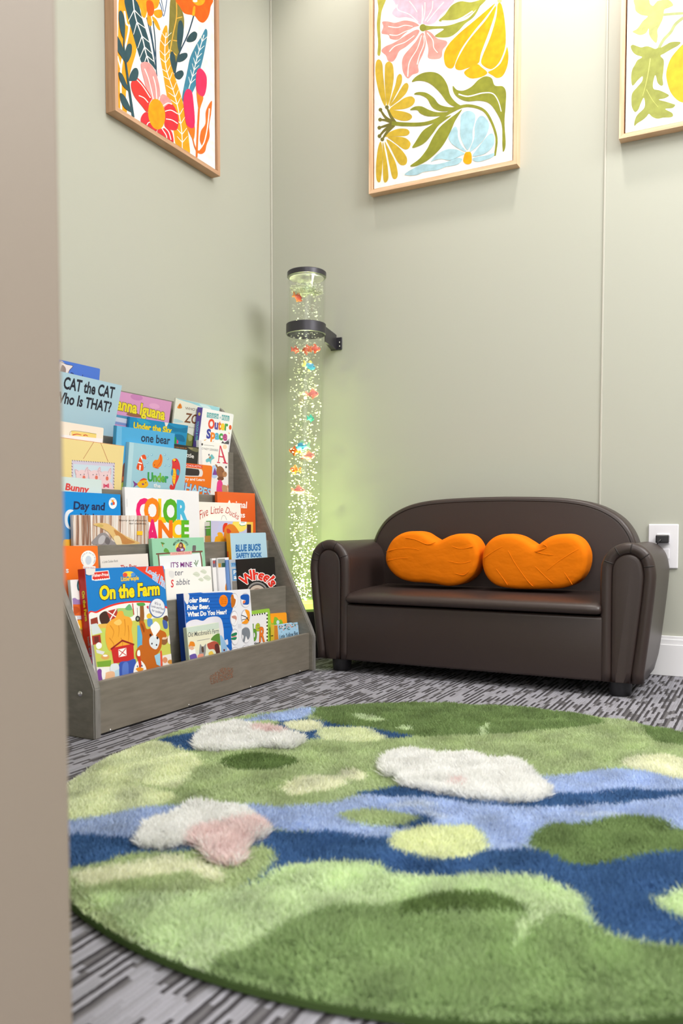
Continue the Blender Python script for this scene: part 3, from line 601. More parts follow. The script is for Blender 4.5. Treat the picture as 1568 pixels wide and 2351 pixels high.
# ------------------------------------------------------------------ orange cushions
def _cloth():
    v = coords(M_ORANGE, (9, 9, 15), (0, R_(24), 0))
    noise_bump(M_ORANGE, v, 2.4, 0.42, 0.006, 3)
_cloth()
pc = Plane((0, -0.245, 0), (1, 0, 0), (0, 0, 1))
def cushion(px, label, wr):
    out = smooth_closed([pc.hit(690+x*0.56, 1120+y*0.56) for x, y in px], 5)
    zmin = min(q[1] for q in out); out = [(a, b+(0.2245-zmin)*max(0, 1-(b-zmin)/0.06)*0.0) for a, b in out]
    root = thing('bolster_cushion', label, 'cushion', (sum(q[0] for q in out)/len(out), -0.20, zmin), 'orange bolster cushions on the sofa')
    c = prism('cover', out, xz, -0.245, -0.158, 0.016, M_ORANGE, root, 6, bulge=0.0015)
    # sewn rim where the end panel meets the sleeve, and stretch creases running from the pinched waist
    rim = inset2(out if area2(out) > 0 else out[::-1], 0.0045)
    for pts in wr:
        q = [pc.hit(690+x*0.56, 1120+y*0.56) for x, y in pts]
        tube('crease', [(a, -0.2462, b) for a, b in smooth_open(q, 4)], [0.0003]+[0.0011]*(len(smooth_open(q, 4))-2)+[0.0003], M_ORANGE, c, 6)
cushion([(343, 300), (348, 255), (372, 212), (408, 187), (450, 178), (490, 184), (520, 202), (545, 216), (562, 218), (585, 207), (612, 195), (650, 188), (690, 198), (718, 230), (728, 275), (716, 330), (690, 370), (650, 396), (600, 404), (550, 396), (500, 390), (450, 387), (400, 372), (362, 340)],
        'orange figure-eight bolster cushion nearer the bubble tube', [[(350, 262), (400, 250), (450, 248), (490, 256)], [(352, 300), (400, 290), (445, 288)], [(430, 205), (470, 212), (520, 232), (556, 222)], [(620, 240), (660, 250), (712, 240)], [(600, 300), (660, 310), (700, 300)], [(630, 350), (670, 358), (690, 340)]])
cushion([(740, 285), (752, 240), (780, 208), (815, 192), (855, 190), (895, 200), (930, 220), (962, 238), (985, 222), (1020, 200), (1060, 190), (1105, 192), (1145, 215), (1170, 260), (1172, 310), (1155, 360), (1120, 395), (1070, 412), (1000, 416), (930, 417), (860, 414), (800, 402), (762, 372), (743, 330)],
        'orange figure-eight bolster cushion beside the right armrest', [[(850, 255), (880, 310), (930, 380), (955, 405)], [(960, 260), (1000, 272), (1040, 275)], [(990, 230), (1010, 245), (960, 262)], [(960, 320), (1000, 360), (1035, 392)], [(1080, 345), (1100, 375), (1115, 398)], [(800, 330), (830, 370), (850, 400)], [(1010, 340), (1060, 300), (1140, 250)], [(750, 290), (790, 262), (830, 240)]])

# ------------------------------------------------------------------ wall outlet and charger
wo = thing('wall_outlet', 'white duplex wall outlet with a cover plate, right of the sofa', 'outlet', (1.2215, 0, 0.285))
box('cover_plate', 1.184, 1.259, -0.006, -0.0005, 0.285, 0.402, M_WHITEP, wo, bevel=0.0025, seg=3)
for zc in (0.3635, 0.3235):
    box('receptacle', 1.205, 1.238, -0.0085, -0.005, zc-0.014, zc+0.014, M_WHITEP, wo, bevel=0.002, seg=2)
pa = thing('power_adapter', 'small black power adapter plugged into the white wall outlet', 'charger', (1.2215, -0.009, 0.352))
box('body', 1.2055, 1.2375, -0.034, -0.009, 0.3525, 0.3735, M_BLACKP, pa, bevel=0.003, seg=3)
tube('cable', smooth_open([(1.219, -0.033, 0.361), (1.218, -0.040, 0.360), (1.212, -0.042, 0.352), (1.206, -0.038, 0.335), (1.2055, -0.030, 0.28), (1.203, -0.022, 0.18), (1.198, -0.018, 0.10), (1.192, -0.018, 0.004)], 5), 0.0018, M_BLACKP, pa, 8)

# ------------------------------------------------------------------ bubble tube
TY = -0.15
def tax(h): return (0.199+0.0165*h, TY+0.002*h)
M_ACRYL = bpy.data.materials.new('clear_acrylic'); M_ACRYL.use_nodes = True
def clear_mat(m, tint, k, gl_rough=0.03):
    nt = m.node_tree; nt.nodes.clear(); o = N(m, 'ShaderNodeOutputMaterial'); mx = N(m, 'ShaderNodeMixShader'); tr = N(m, 'ShaderNodeBsdfTransparent'); gl = N(m, 'ShaderNodeBsdfGlossy')
    fr = N(m, 'ShaderNodeMapRange'); lw = N(m, 'ShaderNodeLayerWeight'); lw.inputs['Blend'].default_value = 0.12; LK(m, lw.outputs['Facing'], fr.inputs['Value']); fr.inputs['To Min'].default_value = k*0.12; fr.inputs['To Max'].default_value = k
    tr.inputs[0].default_value = tint; gl.inputs['Roughness'].default_value = gl_rough
    LK(m, fr.outputs['Result'], mx.inputs[0]); LK(m, tr.outputs[0], mx.inputs[1]); LK(m, gl.outputs[0], mx.inputs[2]); LK(m, mx.outputs[0], o.inputs[0])
clear_mat(M_ACRYL, (0.995, 1.0, 0.99, 1), 0.30)
M_WATER = bpy.data.materials.new('tube_water'); M_WATER.use_nodes = True; clear_mat(M_WATER, (0.995, 1.0, 0.985, 1), 0.02)
bt = thing('bubble_tube', 'tall clear bubble tube lamp glowing yellow green in the corner behind the bookshelf', 'lamp', (0.199, TY, 0))
RT = 0.0565
lathe('base', [(0.078, 0.0), (0.080, 0.006), (0.080, 0.120), (0.074, 0.140), (0.062, 0.146)], tax, M_BLACKP, bt)
M_RIM = new_mat('frosted_light_ring', (225, 240, 170), 0.5); bsdf(M_RIM).inputs['Emission Color'].default_value = (0.55, 0.95, 0.12, 1); bsdf(M_RIM).inputs['Emission Strength'].default_value = 1.5
lathe('light_ring', [(0.0615, 0.1465), (0.0615, 0.163), (0.0585, 0.165), (0.0585, 0.1465)], tax, M_RIM, bt)
def ring_lathe(name, r0, r1, z0, z1, mat, parent, bev=0.0015):
    prof = [(r0, z0), (r1-bev, z0), (r1, z0+bev), (r1, z1-bev), (r1-bev, z1), (r0, z1)]; n = 48; V = []; F = []; k = len(prof)
    for r, h in prof:
        c = tax(h)
        for j in range(n): a = 2*math.pi*j/n; V.append((c[0]+r*math.cos(a), c[1]+r*math.sin(a), h))
    for i in range(k):
        for j in range(n): i2 = (i+1) % k; F.append((i*n+j, i*n+(j+1) % n, i2*n+(j+1) % n, i2*n+j))
    o = link(name, mesh_of(V, F, world_loc(parent)), mat, parent, True); o.data.set_sharp_from_angle(angle=R_(35)); return o
ring_lathe('tube_wall', RT-0.004, RT, 0.1655, 1.1412, M_ACRYL, bt, 0.0005)
lathe('water', [(RT-0.0046, 0.166), (RT-0.0046, 1.118)], tax, M_WATER, bt)
lathe('top_cap', [(RT+0.0008, 1.1415), (RT+0.0022, 1.1425), (RT+0.0022, 1.156), (RT, 1.158)], tax, M_DARKMET, bt)
lathe('lit_underside_disc', [(RT-0.005, 1.1385), (RT-0.005, 1.1412)], tax, M_WHITEP, bt)  # pale disc added so the underside of the cap looks lit
col = ring_lathe('collar', RT+0.0004, RT+0.0035, 0.972, 1.004, M_DARKMET, bt)
c0 = tax(0.985)
wb = box('wall_bracket', 0.222, 0.262, -0.005, -0.0002, 0.951, 0.990, M_DARKMET, bt, bevel=0.0015)
bm = bmesh.new(); arm_p = [(c0[0]+0.045, TY+0.036), (c0[0]+0.052, TY+0.028), (0.244, -0.005), (0.225, -0.005)]
V = [(x, y, z) for z in (0.952, 0.998) for x, y in arm_p]; F = [(3, 2, 1, 0), (4, 5, 6, 7)]+[(i, (i+1) % 4, (i+1) % 4+4, i+4) for i in range(4)]; bm.free()
link('bracket_arm', mesh_of(V, F, bt.location), M_DARKMET, bt)
for z in (0.966, 0.972+0.006):
    bm = bmesh.new(); bmesh.ops.create_uvsphere(bm, u_segments=10, v_segments=6, radius=0.0028); bmesh.ops.translate(bm, vec=(0.2545, -0.0055, z-0.004), verts=bm.verts[:]); bm_obj('screw', bm, M_STEEL, bt, smooth=True)
# bubbles: rising air, more and larger near the bottom
M_BUB = bpy.data.materials.new('air_bubbles'); M_BUB.use_nodes = True
def _bub(m):
    nt = m.node_tree; nt.nodes.clear(); o = N(m, 'ShaderNodeOutputMaterial'); d = N(m, 'ShaderNodeBsdfDiffuse'); t = N(m, 'ShaderNodeBsdfTranslucent'); g = N(m, 'ShaderNodeBsdfGlossy'); a = N(m, 'ShaderNodeMixShader'); b = N(m, 'ShaderNodeMixShader')
    d.inputs[0].default_value = (0.95, 0.97, 0.88, 1); t.inputs[0].default_value = (0.97, 0.98, 0.88, 1); g.inputs['Roughness'].default_value = 0.15
    a.inputs[0].default_value = 0.6; b.inputs[0].default_value = 0.12
    LK(m, d.outputs[0], a.inputs[1]); LK(m, t.outputs[0], a.inputs[2]); LK(m, a.outputs[0], b.inputs[1]); LK(m, g.outputs[0], b.inputs[2]); LK(m, b.outputs[0], o.inputs[0])
_bub(M_BUB)
def bubbles():
    bm = bmesh.new(); bmesh.ops.create_icosphere(bm, subdivisions=1, radius=1.0); tv = np.array([v.co[:] for v in bm.verts]); tf = np.array([[v.index for v in f.verts] for f in bm.faces]); bm.free()
    V = []; F = []; k = 0
    for i in range(1350):
        u = RNG.random(); h = 0.17+0.94*(u**1.0); spread = min(1.0, 0.55+(h-0.17)*1.6)
        r = (RT-0.009)*math.sqrt(RNG.random())*spread; a = RNG.random()*2*math.pi; s = RNG.choice([0.0011, 0.0016, 0.0022, 0.003], p=[0.24, 0.34, 0.26, 0.16]); c = tax(h)
        sc = np.array([s*(1+0.6*RNG.random()), s*(1+0.6*RNG.random()), s*(0.65+0.3*RNG.random())])
        V.append(tv*sc+np.array([c[0]+r*math.cos(a), c[1]+r*math.sin(a), h])); F.append(tf+k*len(tv)); k += 1
    for i in range(420):     # froth under the surface
        r = (RT-0.007)*math.sqrt(RNG.random()); a = RNG.random()*2*math.pi; h = 1.098+0.018*RNG.random(); c = tax(h); s = 0.0018+0.0018*RNG.random()
        V.append(tv*np.array([s*1.3, s*1.3, s*0.6])+np.array([c[0]+r*math.cos(a), c[1]+r*math.sin(a), h])); F.append(tf+k*len(tv)); k += 1
    V = np.concatenate(V)-np.array(bt.location); F = np.concatenate(F); me = bpy.data.meshes.new('bubbles'); me.from_pydata(V.tolist(), [], F.tolist()); me.update()
    o = link('bubbles', me, M_BUB, bt, True); o['kind'] = 'stuff'
bubbles()
# the tube's own light: a ring of leds in the base shining up the column
b0 = tax(0.168); b1 = tax(1.1)
lamp('bubble_tube_led', 'AREA', (b0[0], b0[1], 0.1675), 3.2, (0.86, 1.0, 0.42), (b1[0], b1[1], 1.1), shape='DISK', size=0.092, spread=R_(7))
for gz, ge in ((0.22, 0.42), (0.34, 0.42), (0.47, 0.40), (0.62, 0.32), (0.80, 0.26)): lamp('bubble_tube_glow', 'POINT', (*tax(gz), gz), ge, (0.76, 1.0, 0.28), shadow_soft_size=0.004)  # unseen point lamps added along the axis to spread glow onto the walls

# ------------------------------------------------------------------ toy fish in the tube
M_EYE = new_mat('fish_eye', (60, 60, 70), 0.3)
def fish_proto(name, L_=0.026):
    def shape(px, depth):
        return px
    body = [(0.5, 0.0), (0.42, 0.14), (0.25, 0.26), (0.0, 0.31), (-0.25, 0.22), (-0.42, 0.09), (-0.42, -0.09), (-0.25, -0.22), (0.0, -0.31), (0.25, -0.26), (0.42, -0.14)]
    tail = [(-0.38, 0.0), (-0.55, 0.22), (-0.75, 0.28), (-0.66, 0.0), (-0.75, -0.28), (-0.55, -0.22)]
    dors = [(0.18, 0.24), (0.0, 0.48), (-0.18, 0.46), (-0.28, 0.20), (0.0, 0.26)]
    bell = [(0.12, -0.26), (0.0, -0.44), (-0.14, -0.42), (-0.10, -0.24)]
    return [('body', body, 0.26, 5), ('tail_fin', tail, 0.08, 3), ('dorsal_fin', dors, 0.07, 3), ('belly_fin', bell, 0.07, 3)]
FM = {}
def fmat(c):
    if c not in FM: FM[c] = new_mat('fish_plastic', c, 0.35)
    return FM[c]
FMESH = {}
def fish_mesh(part, out, th, n, L_, c, stripe=None):
    key = (part, c, stripe, round(L_, 4))
    if key in FMESH: return FMESH[key]
    o2 = [(a*L_, b*L_) for a, b in smooth_closed(out, n)]; t = th*L_*0.5
    if area2(o2) < 0: o2 = o2[::-1]
    rings = [(0.82, -1.0), (0.95, -0.7), (1.0, 0.0), (0.95, 0.7), (0.82, 1.0)]; cx = sum(q[0] for q in o2)/len(o2); cy = sum(q[1] for q in o2)/len(o2); V = []; F = []; k = len(o2)
    for s, d in rings: V += [(cx+(q[0]-cx)*s, d*t, cy+(q[1]-cy)*s) for q in o2]
    for i in range(4):
        for j in range(k): F.append((i*k+j, i*k+(j+1) % k, (i+1)*k+(j+1) % k, (i+1)*k+j))
    F.append(tuple(range(k))[::-1]); F.append(tuple(4*k+j for j in range(k)))
    me = mesh_of(V, F); me.materials.append(fmat(c)); me.materials.append(fmat(stripe or c))
    if stripe:
        for p in me.polygons:
            xx = p.center.x/L_
            if len(p.vertices) == 4 and (0.12 < xx < 0.24 or -0.3 < xx < -0.2): p.material_index = 1
    me.shade_smooth(); FMESH[key] = me; return me
def fish(px, py, size0, c, cf, label, flip=1, turn=0, dy=0.0, stripe=None, tilt=0):
    size = size0*1.3; pl = Plane((0, TY+dy, 0), (1, 0, 0), (0, 0, 1)); a, b = pl.hit(px, py); c0 = tax(b)
    ra = a-c0[0]; lim = RT-0.023
    ra = max(-lim, min(lim, ra))
    root = thing('toy_fish', label, 'toy fish', (c0[0]+ra, TY+dy, b), 'plastic fish in the bubble tube'); root.rotation_euler = (0, R_(tilt), R_(turn)+(0 if flip > 0 else math.pi))
    for part, out, th, n in fish_proto('x'):
        link(part, fish_mesh(part, out, th, n, size, c if part == 'body' else cf, stripe if part == 'body' else None), None, root)
    e = bmesh.new(); bmesh.ops.create_uvsphere(e, u_segments=8, v_segments=6, radius=size*0.05)
    for sgn in (-1, 1):
        m2 = bpy.data.meshes.new('eye'); b2 = e.copy(); bmesh.ops.translate(b2, vec=(size*0.3, sgn*size*0.12, size*0.08), verts=b2.verts[:]); b2.to_mesh(m2); b2.free(); link('eye', m2, M_EYE, root)
    e.free()
RED, PINK, ORG, BLU, TEA, WHT = (238, 92, 66), (240, 130, 128), (244, 98, 30), (66, 160, 205), (52, 190, 160), (250, 240, 225)
fish(685, 684, 0.024, RED, (245, 150, 70), 'small red toy fish seen head-on near the top of the bubble tube', 1, 70, -0.01, None, 20)
fish(703, 804, 0.026, ORG, (246, 120, 50), 'orange white-banded toy fish just below the black collar', -1, -20, -0.012, WHT)
fish(724, 801, 0.024, RED, ORG, 'red toy fish just below the collar by the right side of tube', 1, 40, 0.012, WHT)
fish(667, 805, 0.020, (225, 90, 70), RED, 'dark red toy fish below the collar at the left side of tube', 1, 70, 0.0)
fish(712, 841, 0.027, BLU, (240, 225, 110), 'blue toy fish with pale yellow fins, uppermost of the blue ones', 1, 60, -0.01, None, 15)
fish(719, 905, 0.026, PINK, (246, 160, 140), 'pink toy fish at the right side of the tube, highest of the pink ones', 1, 20, 0.005)
fish(714, 961, 0.020, TEA, (60, 205, 185), 'teal toy fish seen head-on, the only teal one', 1, 80, 0.0)
fish(692, 1025, 0.029, BLU, (170, 230, 190), 'blue toy fish swimming above the orange and pink pair', -1, 20, -0.018, None, 5)
fish(673, 1035, 0.027, ORG, (244, 120, 50), 'orange white-banded toy fish touching the lower blue fish', -1, 10, -0.002, WHT, -10)
fish(710, 1047, 0.027, PINK, (246, 160, 140), 'pink toy fish just below the lower blue fish', 1, 15, 0.0)
fish(664, 1079, 0.024, ORG, (244, 120, 50), 'orange toy fish hugging the left side of the tube, lowest orange one', -1, 60, 0.0, WHT)
fish(687, 1126, 0.027, PINK, (248, 180, 150), 'pink toy fish swimming lowest of all in the tube', 1, 35, -0.01)

# ------------------------------------------------------------------ shag rug
RC = np.array([1.0664, -1.2036]); RR = 0.571; RZ = 0.022
rug = thing('shag_rug', 'round shag rug with a lily pond pattern lying on the grey carpet', 'rug', (RC[0], RC[1], 0))
prug = Plane((0, 0, RZ), (1, 0, 0), (0, 1, 0))
LB = (163, 182, 219); NV = (56, 87, 134); MG = (164, 181, 129); DG = (104, 127, 76); DG2 = (86, 108, 60); LG = (190, 210, 160); PL = (212, 220, 178); CRM = (224, 226, 194); WH = (242, 237, 234); PKL = (228, 205, 203); ST = (190, 202, 222); MD = (128, 154, 98); YG = (216, 223, 172)
RUGP = [
 (DG, [(705, 1616), (800, 1606), (960, 1604), (1150, 1612), (1290, 1624), (1385, 1648), (1365, 1662), (1250, 1672), (1110, 1684), (1000, 1686), (930, 1684), (890, 1676), (830, 1666), (760, 1656), (712, 1636)], 1),
 (LG, [(813, 1637), (840, 1636), (870, 1642), (886, 1652), (850, 1653), (825, 1646)], 1), (LG, [(915, 1665), (935, 1662), (950, 1670), (932, 1673)], 1), (LG, [(1102, 1686), (1108, 1666), (1118, 1654), (1120, 1662), (1112, 1684)], 1),
 (DG, [(1466, 1652), (1520, 1656), (1570, 1668), (1640, 1690), (1640, 1722), (1568, 1708), (1515, 1700), (1490, 1682)], 1),
 (LB, [(440, 1684), (470, 1670), (560, 1648), (640, 1632), (715, 1622), (712, 1640), (690, 1646), (620, 1656), (560, 1668), (500, 1682)], 1),
 (NV, [(355, 1698), (400, 1686), (470, 1676), (560, 1668), (630, 1652), (700, 1646), (760, 1656), (830, 1666), (890, 1676), (948, 1686), (880, 1692), (730, 1692), (600, 1704), (470, 1718), (420, 1714)], 1),
 (MG, [(550, 1665), (580, 1652), (620, 1648), (644, 1656), (630, 1668), (590, 1676)], 1),
 (PL, [(727, 1685), (735, 1670), (770, 1664), (820, 1666), (860, 1676), (888, 1690), (860, 1697), (800, 1697), (745, 1695)], 1), (CRM, [(650, 1660), (670, 1649), (705, 1648), (735, 1654), (738, 1668), (710, 1675), (670, 1672)], 1),
 (DG2, [(508, 1742), (540, 1730), (600, 1725), (660, 1732), (688, 1745), (660, 1758), (600, 1763), (545, 1762)], 1),
 (CRM, [(643, 1798), (680, 1782), (740, 1777), (790, 1781), (795, 1795), (760, 1808), (700, 1818), (662, 1820), (655, 1808)], 1), (CRM, [(780, 1772), (800, 1760), (830, 1763), (844, 1778), (830, 1787), (800, 1785)], 1),
 (PL, [(120, 1800), (165, 1772), (250, 1728), (300, 1706), (345, 1693), (375, 1700), (410, 1712), (440, 1722), (470, 1745), (445, 1765), (425, 1792), (400, 1806), (360, 1800), (300, 1795), (360, 1806), (400, 1815), (396, 1830), (350, 1848), (260, 1866), (165, 1876), (110, 1880)], 1),
 (LB, [(100, 1880), (165, 1875), (330, 1850), (450, 1837), (560, 1845), (660, 1848), (760, 1836), (830, 1822), (940, 1812), (1010, 1806), (1100, 1800), (1220, 1782), (1330, 1768), (1422, 1758), (1500, 1768), (1568, 1781), (1720, 1800), (1720, 1960), (1560, 1952), (1400, 1945), (1206, 1946), (1118, 1944), (1000, 1936), (893, 1918), (800, 1915), (700, 1900), (600, 1890), (450, 1910), (320, 1920), (165, 1925), (100, 1930)], 0),
 (NV, [(818, 1820), (870, 1808), (922, 1802), (1000, 1812), (1100, 1836), (1206, 1836), (1260, 1818), (1340, 1818), (1430, 1808), (1568, 1812), (1720, 1820), (1720, 1836), (1568, 1822), (1500, 1830), (1420, 1838), (1320, 1845), (1206, 1848), (1100, 1842), (1000, 1826), (900, 1822)], 1),
 (ST, [(890, 1843), (940, 1836), (1000, 1840), (1003, 1847), (940, 1846), (900, 1850)], 1), (ST, [(955, 1850), (1000, 1856), (1038, 1866), (1036, 1874), (1010, 1872), (980, 1860)], 1), (ST, [(1318, 1856), (1340, 1862), (1400, 1860), (1438, 1866), (1436, 1873), (1380, 1868), (1335, 1868)], 1),
 (NV, [(870, 1889), (920, 1884), (965, 1862), (1000, 1876), (985, 1884), (930, 1890)], 1), (MG, [(778, 1864), (830, 1854), (900, 1857), (964, 1869), (940, 1881), (880, 1889), (810, 1881)], 1),
 (NV, [(100, 1930), (172, 1913), (260, 1916), (320, 1918), (430, 1910), (540, 1900), (620, 1896), (700, 1901), (782, 1907), (893, 1918), (1000, 1938), (1118, 1943), (1206, 1946), (1330, 1968), (1420, 1968), (1568, 1945), (1720, 1940), (1760, 2220), (1568, 2160), (1437, 2144), (1373, 2125), (1358, 2094), (1343, 2050), (1290, 2021), (1241, 2006), (1143, 1999), (1000, 1999), (898, 1996), (873, 1978), (735, 1969), (675, 1976), (642, 1985), (610, 2006), (544, 2036), (590, 2010), (638, 1958), (620, 1948), (560, 1958), (470, 1955), (430, 1950), (350, 1952), (250, 1972), (172, 1986), (100, 2000)], 0),
 (MG, [(100, 2000), (172, 1984), (250, 1970), (300, 1952), (400, 1950), (500, 1948), (570, 1940), (612, 1935), (640, 1957), (625, 1985), (595, 2010), (560, 2026), (640, 2100), (560, 2260), (300, 2200), (100, 2100)], 0),
 (LG, [(544, 2036), (610, 2006), (642, 1985), (675, 1974), (735, 1968), (860, 1975), (900, 1996), (1000, 1999), (1143, 1999), (1241, 2006), (1290, 2021), (1343, 2050), (1358, 2094), (1374, 2125), (1450, 2145), (1600, 2165), (1700, 2400), (500, 2500), (430, 2230), (300, 2130), (200, 2040), (330, 2040), (440, 2040)], 0),
 (MD, [(440, 2222), (475, 2204), (526, 2176), (596, 2153), (665, 2106), (735, 2078), (782, 2069), (873, 2070), (932, 2055), (1020, 2045), (1118, 2040), (1187, 2060), (1218, 2076), (1202, 2110), (1184, 2150), (1180, 2172), (1200, 2150), (1228, 2122), (1244, 2092), (1290, 2085), (1358, 2112), (1402, 2143), (1568, 2163), (1800, 2190), (1900, 2600), (900, 2700), (600, 2400)], 0),
 (DG2, [(925, 2062), (1000, 2048), (1100, 2042), (1180, 2060), (1205, 2078), (1150, 2082), (1060, 2078), (980, 2086), (920, 2092)], 1),
 (LG, [(1500, 2058), (1530, 2040), (1570, 2028), (1640, 2030), (1660, 2090), (1600, 2108), (1545, 2090)], 1),
 (CRM, [(172, 1996), (284, 1976), (391, 1957), (420, 1962), (433, 1975), (428, 1992), (340, 2006), (246, 2020), (190, 2025)], 1), (CRM, [(446, 1966), (475, 1976), (521, 1995), (502, 2015), (465, 2004), (436, 1992)], 1),
 (YG, [(892, 1926), (905, 1906), (935, 1896), (971, 1886), (1005, 1890), (1030, 1893), (1074, 1890), (1098, 1900), (1115, 1918), (1115, 1940), (1090, 1955), (1064, 1962), (1006, 1964), (937, 1956), (898, 1942)], 1),
 (DG, [(1210, 1928), (1250, 1890), (1330, 1883), (1440, 1869), (1530, 1878), (1568, 1895), (1690, 1900), (1690, 1936), (1568, 1947), (1500, 1955), (1420, 1970), (1320, 1975), (1260, 1957), (1225, 1944)], 1),
 (CRM, [(1432, 1746), (1440, 1735), (1520, 1730), (1568, 1736), (1690, 1745), (1690, 1780), (1568, 1783), (1500, 1771), (1450, 1759)], 1),
]
FLOW = [
 ([(455, 1700), (470, 1680), (520, 1666), (570, 1668), (590, 1676), (640, 1680), (692, 1700), (660, 1714), (600, 1712), (560, 1720), (500, 1722), (455, 1716)], [(580, 1678), (610, 1672), (650, 1680), (640, 1690), (600, 1688)]),
 ([(323, 1927), (336, 1905), (353, 1890), (391, 1880), (420, 1866), (447, 1855), (490, 1852), (535, 1857), (577, 1880), (614, 1901), (600, 1918), (568, 1934), (552, 1974), (520, 1980), (484, 1971), (465, 1943), (428, 1934), (381, 1942), (330, 1940)], [(430, 1932), (450, 1905), (510, 1900), (580, 1885), (612, 1900), (582, 1922), (568, 1936), (549, 1976), (510, 1979), (484, 1971), (465, 1943)]),
 ([(876, 1763), (893, 1742), (947, 1728), (1001, 1741), (1030, 1737), (1069, 1734), (1110, 1748), (1138, 1747), (1192, 1760), (1226, 1786), (1258, 1820), (1202, 1838), (1094, 1830), (996, 1815), (922, 1798), (928, 1782), (890, 1778)], [(1040, 1800), (1062, 1796), (1060, 1812), (1042, 1814)]),
]
def pip(P, poly):
    poly = np.asarray(poly); x, y = P[:, 0], P[:, 1]; ins = np.zeros(len(P), bool)
    lo, hi = poly.min(0), poly.max(0); k = np.where((x >= lo[0]) & (x <= hi[0]) & (y >= lo[1]) & (y <= hi[1]))[0]
    if len(k) == 0: return ins
    xs, ys = x[k], y[k]; r = np.zeros(len(k), bool); j = len(poly)-1
    for i in range(len(poly)):
        xi, yi = poly[i]; xj, yj = poly[j]
        if yi != yj:
            c = ((yi > ys) != (yj > ys)) & (xs < (xj-xi)*(ys-yi)/(yj-yi)+xi); r ^= c
        j = i
    ins[k] = r; return ins
def wob(P, f, seed):      # smooth pseudo noise in the plane
    rg = np.random.default_rng(seed); o = np.zeros(len(P))
    for i in range(7):
        a = rg.random()*6.283; k = f*(0.6+rg.random()*1.2); o += np.sin(P[:, 0]*k*math.cos(a)+P[:, 1]*k*math.sin(a)+rg.random()*6.28)
    return o/3.0
def world_poly(px, sm=True):
    px = smooth_closed(px, 5) if sm else px
    return [prug.hit(*q) for q in px]
def PILEC(c):      # fibre colour from the colour the finished pile shows (tufts darken by shading one another)
    d = np.array(L(c)); return np.minimum((-0.40+np.sqrt(0.16+2.08*d))/1.04, 0.95)
RW = [(PILEC(c), world_poly(p, s)) for c, p, s in RUGP]
FW = [(world_poly(a), world_poly(b)) for a, b in FLOW]
def rug_colour(P):
    C = np.tile(PILEC(MG), (len(P), 1))
    for c, w in RW: C[pip(P, w)] = c
    return C
def flower_mask(P):
    f = np.full(len(P), -1); pk = np.zeros(len(P), bool)
    for i, (w, p) in enumerate(FW):
        f[pip(P, w)] = i; pk |= pip(P, p)
    return f, pk
M_PILE = bpy.data.materials.new('shag_pile'); M_PILE.use_nodes = True
def _pile(m):
    m.node_tree.nodes.clear(); o = N(m, 'ShaderNodeOutputMaterial'); a = N(m, 'ShaderNodeAttribute'); a.attribute_name = 'Col'
    d = N(m, 'ShaderNodeBsdfDiffuse'); t = N(m, 'ShaderNodeBsdfTranslucent'); x = N(m, 'ShaderNodeMixShader'); x.inputs[0].default_value = 0.42
    LK(m, a.outputs['Color'], d.inputs[0]); LK(m, a.outputs['Color'], t.inputs[0]); LK(m, d.outputs[0], x.inputs[1]); LK(m, t.outputs[0], x.inputs[2]); LK(m, x.outputs[0], o.inputs[0])
_pile(M_PILE)
M_BACK = new_mat('rug_backing', (66, 84, 46), 0.95, spec=0.1)
n = 160
prof = [(RR-0.004, 0.0005), (RR, 0.003), (RR, 0.009), (RR-0.006, 0.012)]
V = [(RC[0]+r*math.cos(2*math.pi*j/n), RC[1]+r*math.sin(2*math.pi*j/n), h) for r, h in prof for j in range(n)]
F = [(i*n+j, i*n+(j+1) % n, (i+1)*n+(j+1) % n, (i+1)*n+j) for i in range(3) for j in range(n)]+[tuple(range(n))[::-1], tuple(3*n+j for j in range(n))]
link('backing', mesh_of(V, F, rug.location), M_BACK, rug)
def blades(P, Z0, LEN, WID, C, lean, leandir):
    k = len(P); a = RNG.random(k)*2*math.pi; dx, dy = np.cos(a), np.sin(a)
    ld = leandir+RNG.normal(0, 1.3, k); lx, ly = np.cos(ld)*lean*LEN, np.sin(ld)*lean*LEN
    up = LEN*np.sqrt(np.maximum(0.08, 1-lean**2)); V = np.zeros((k, 5, 3), np.float32); w = WID[:, None] if np.ndim(WID) else WID
    base = np.c_[P, Z0]
    for i, (t, s) in enumerate(((0, -1), (0, 1), (0.55, 0.9), (0.55, -0.9))):
        V[:, i, 0] = base[:, 0]+dx*s*WID*0.5+lx*t**1.6; V[:, i, 1] = base[:, 1]+dy*s*WID*0.5+ly*t**1.6; V[:, i, 2] = base[:, 2]+up*t
    V[:, 4, 0] = base[:, 0]+lx; V[:, 4, 1] = base[:, 1]+ly; V[:, 4, 2] = base[:, 2]+up*0.97
    return V, C
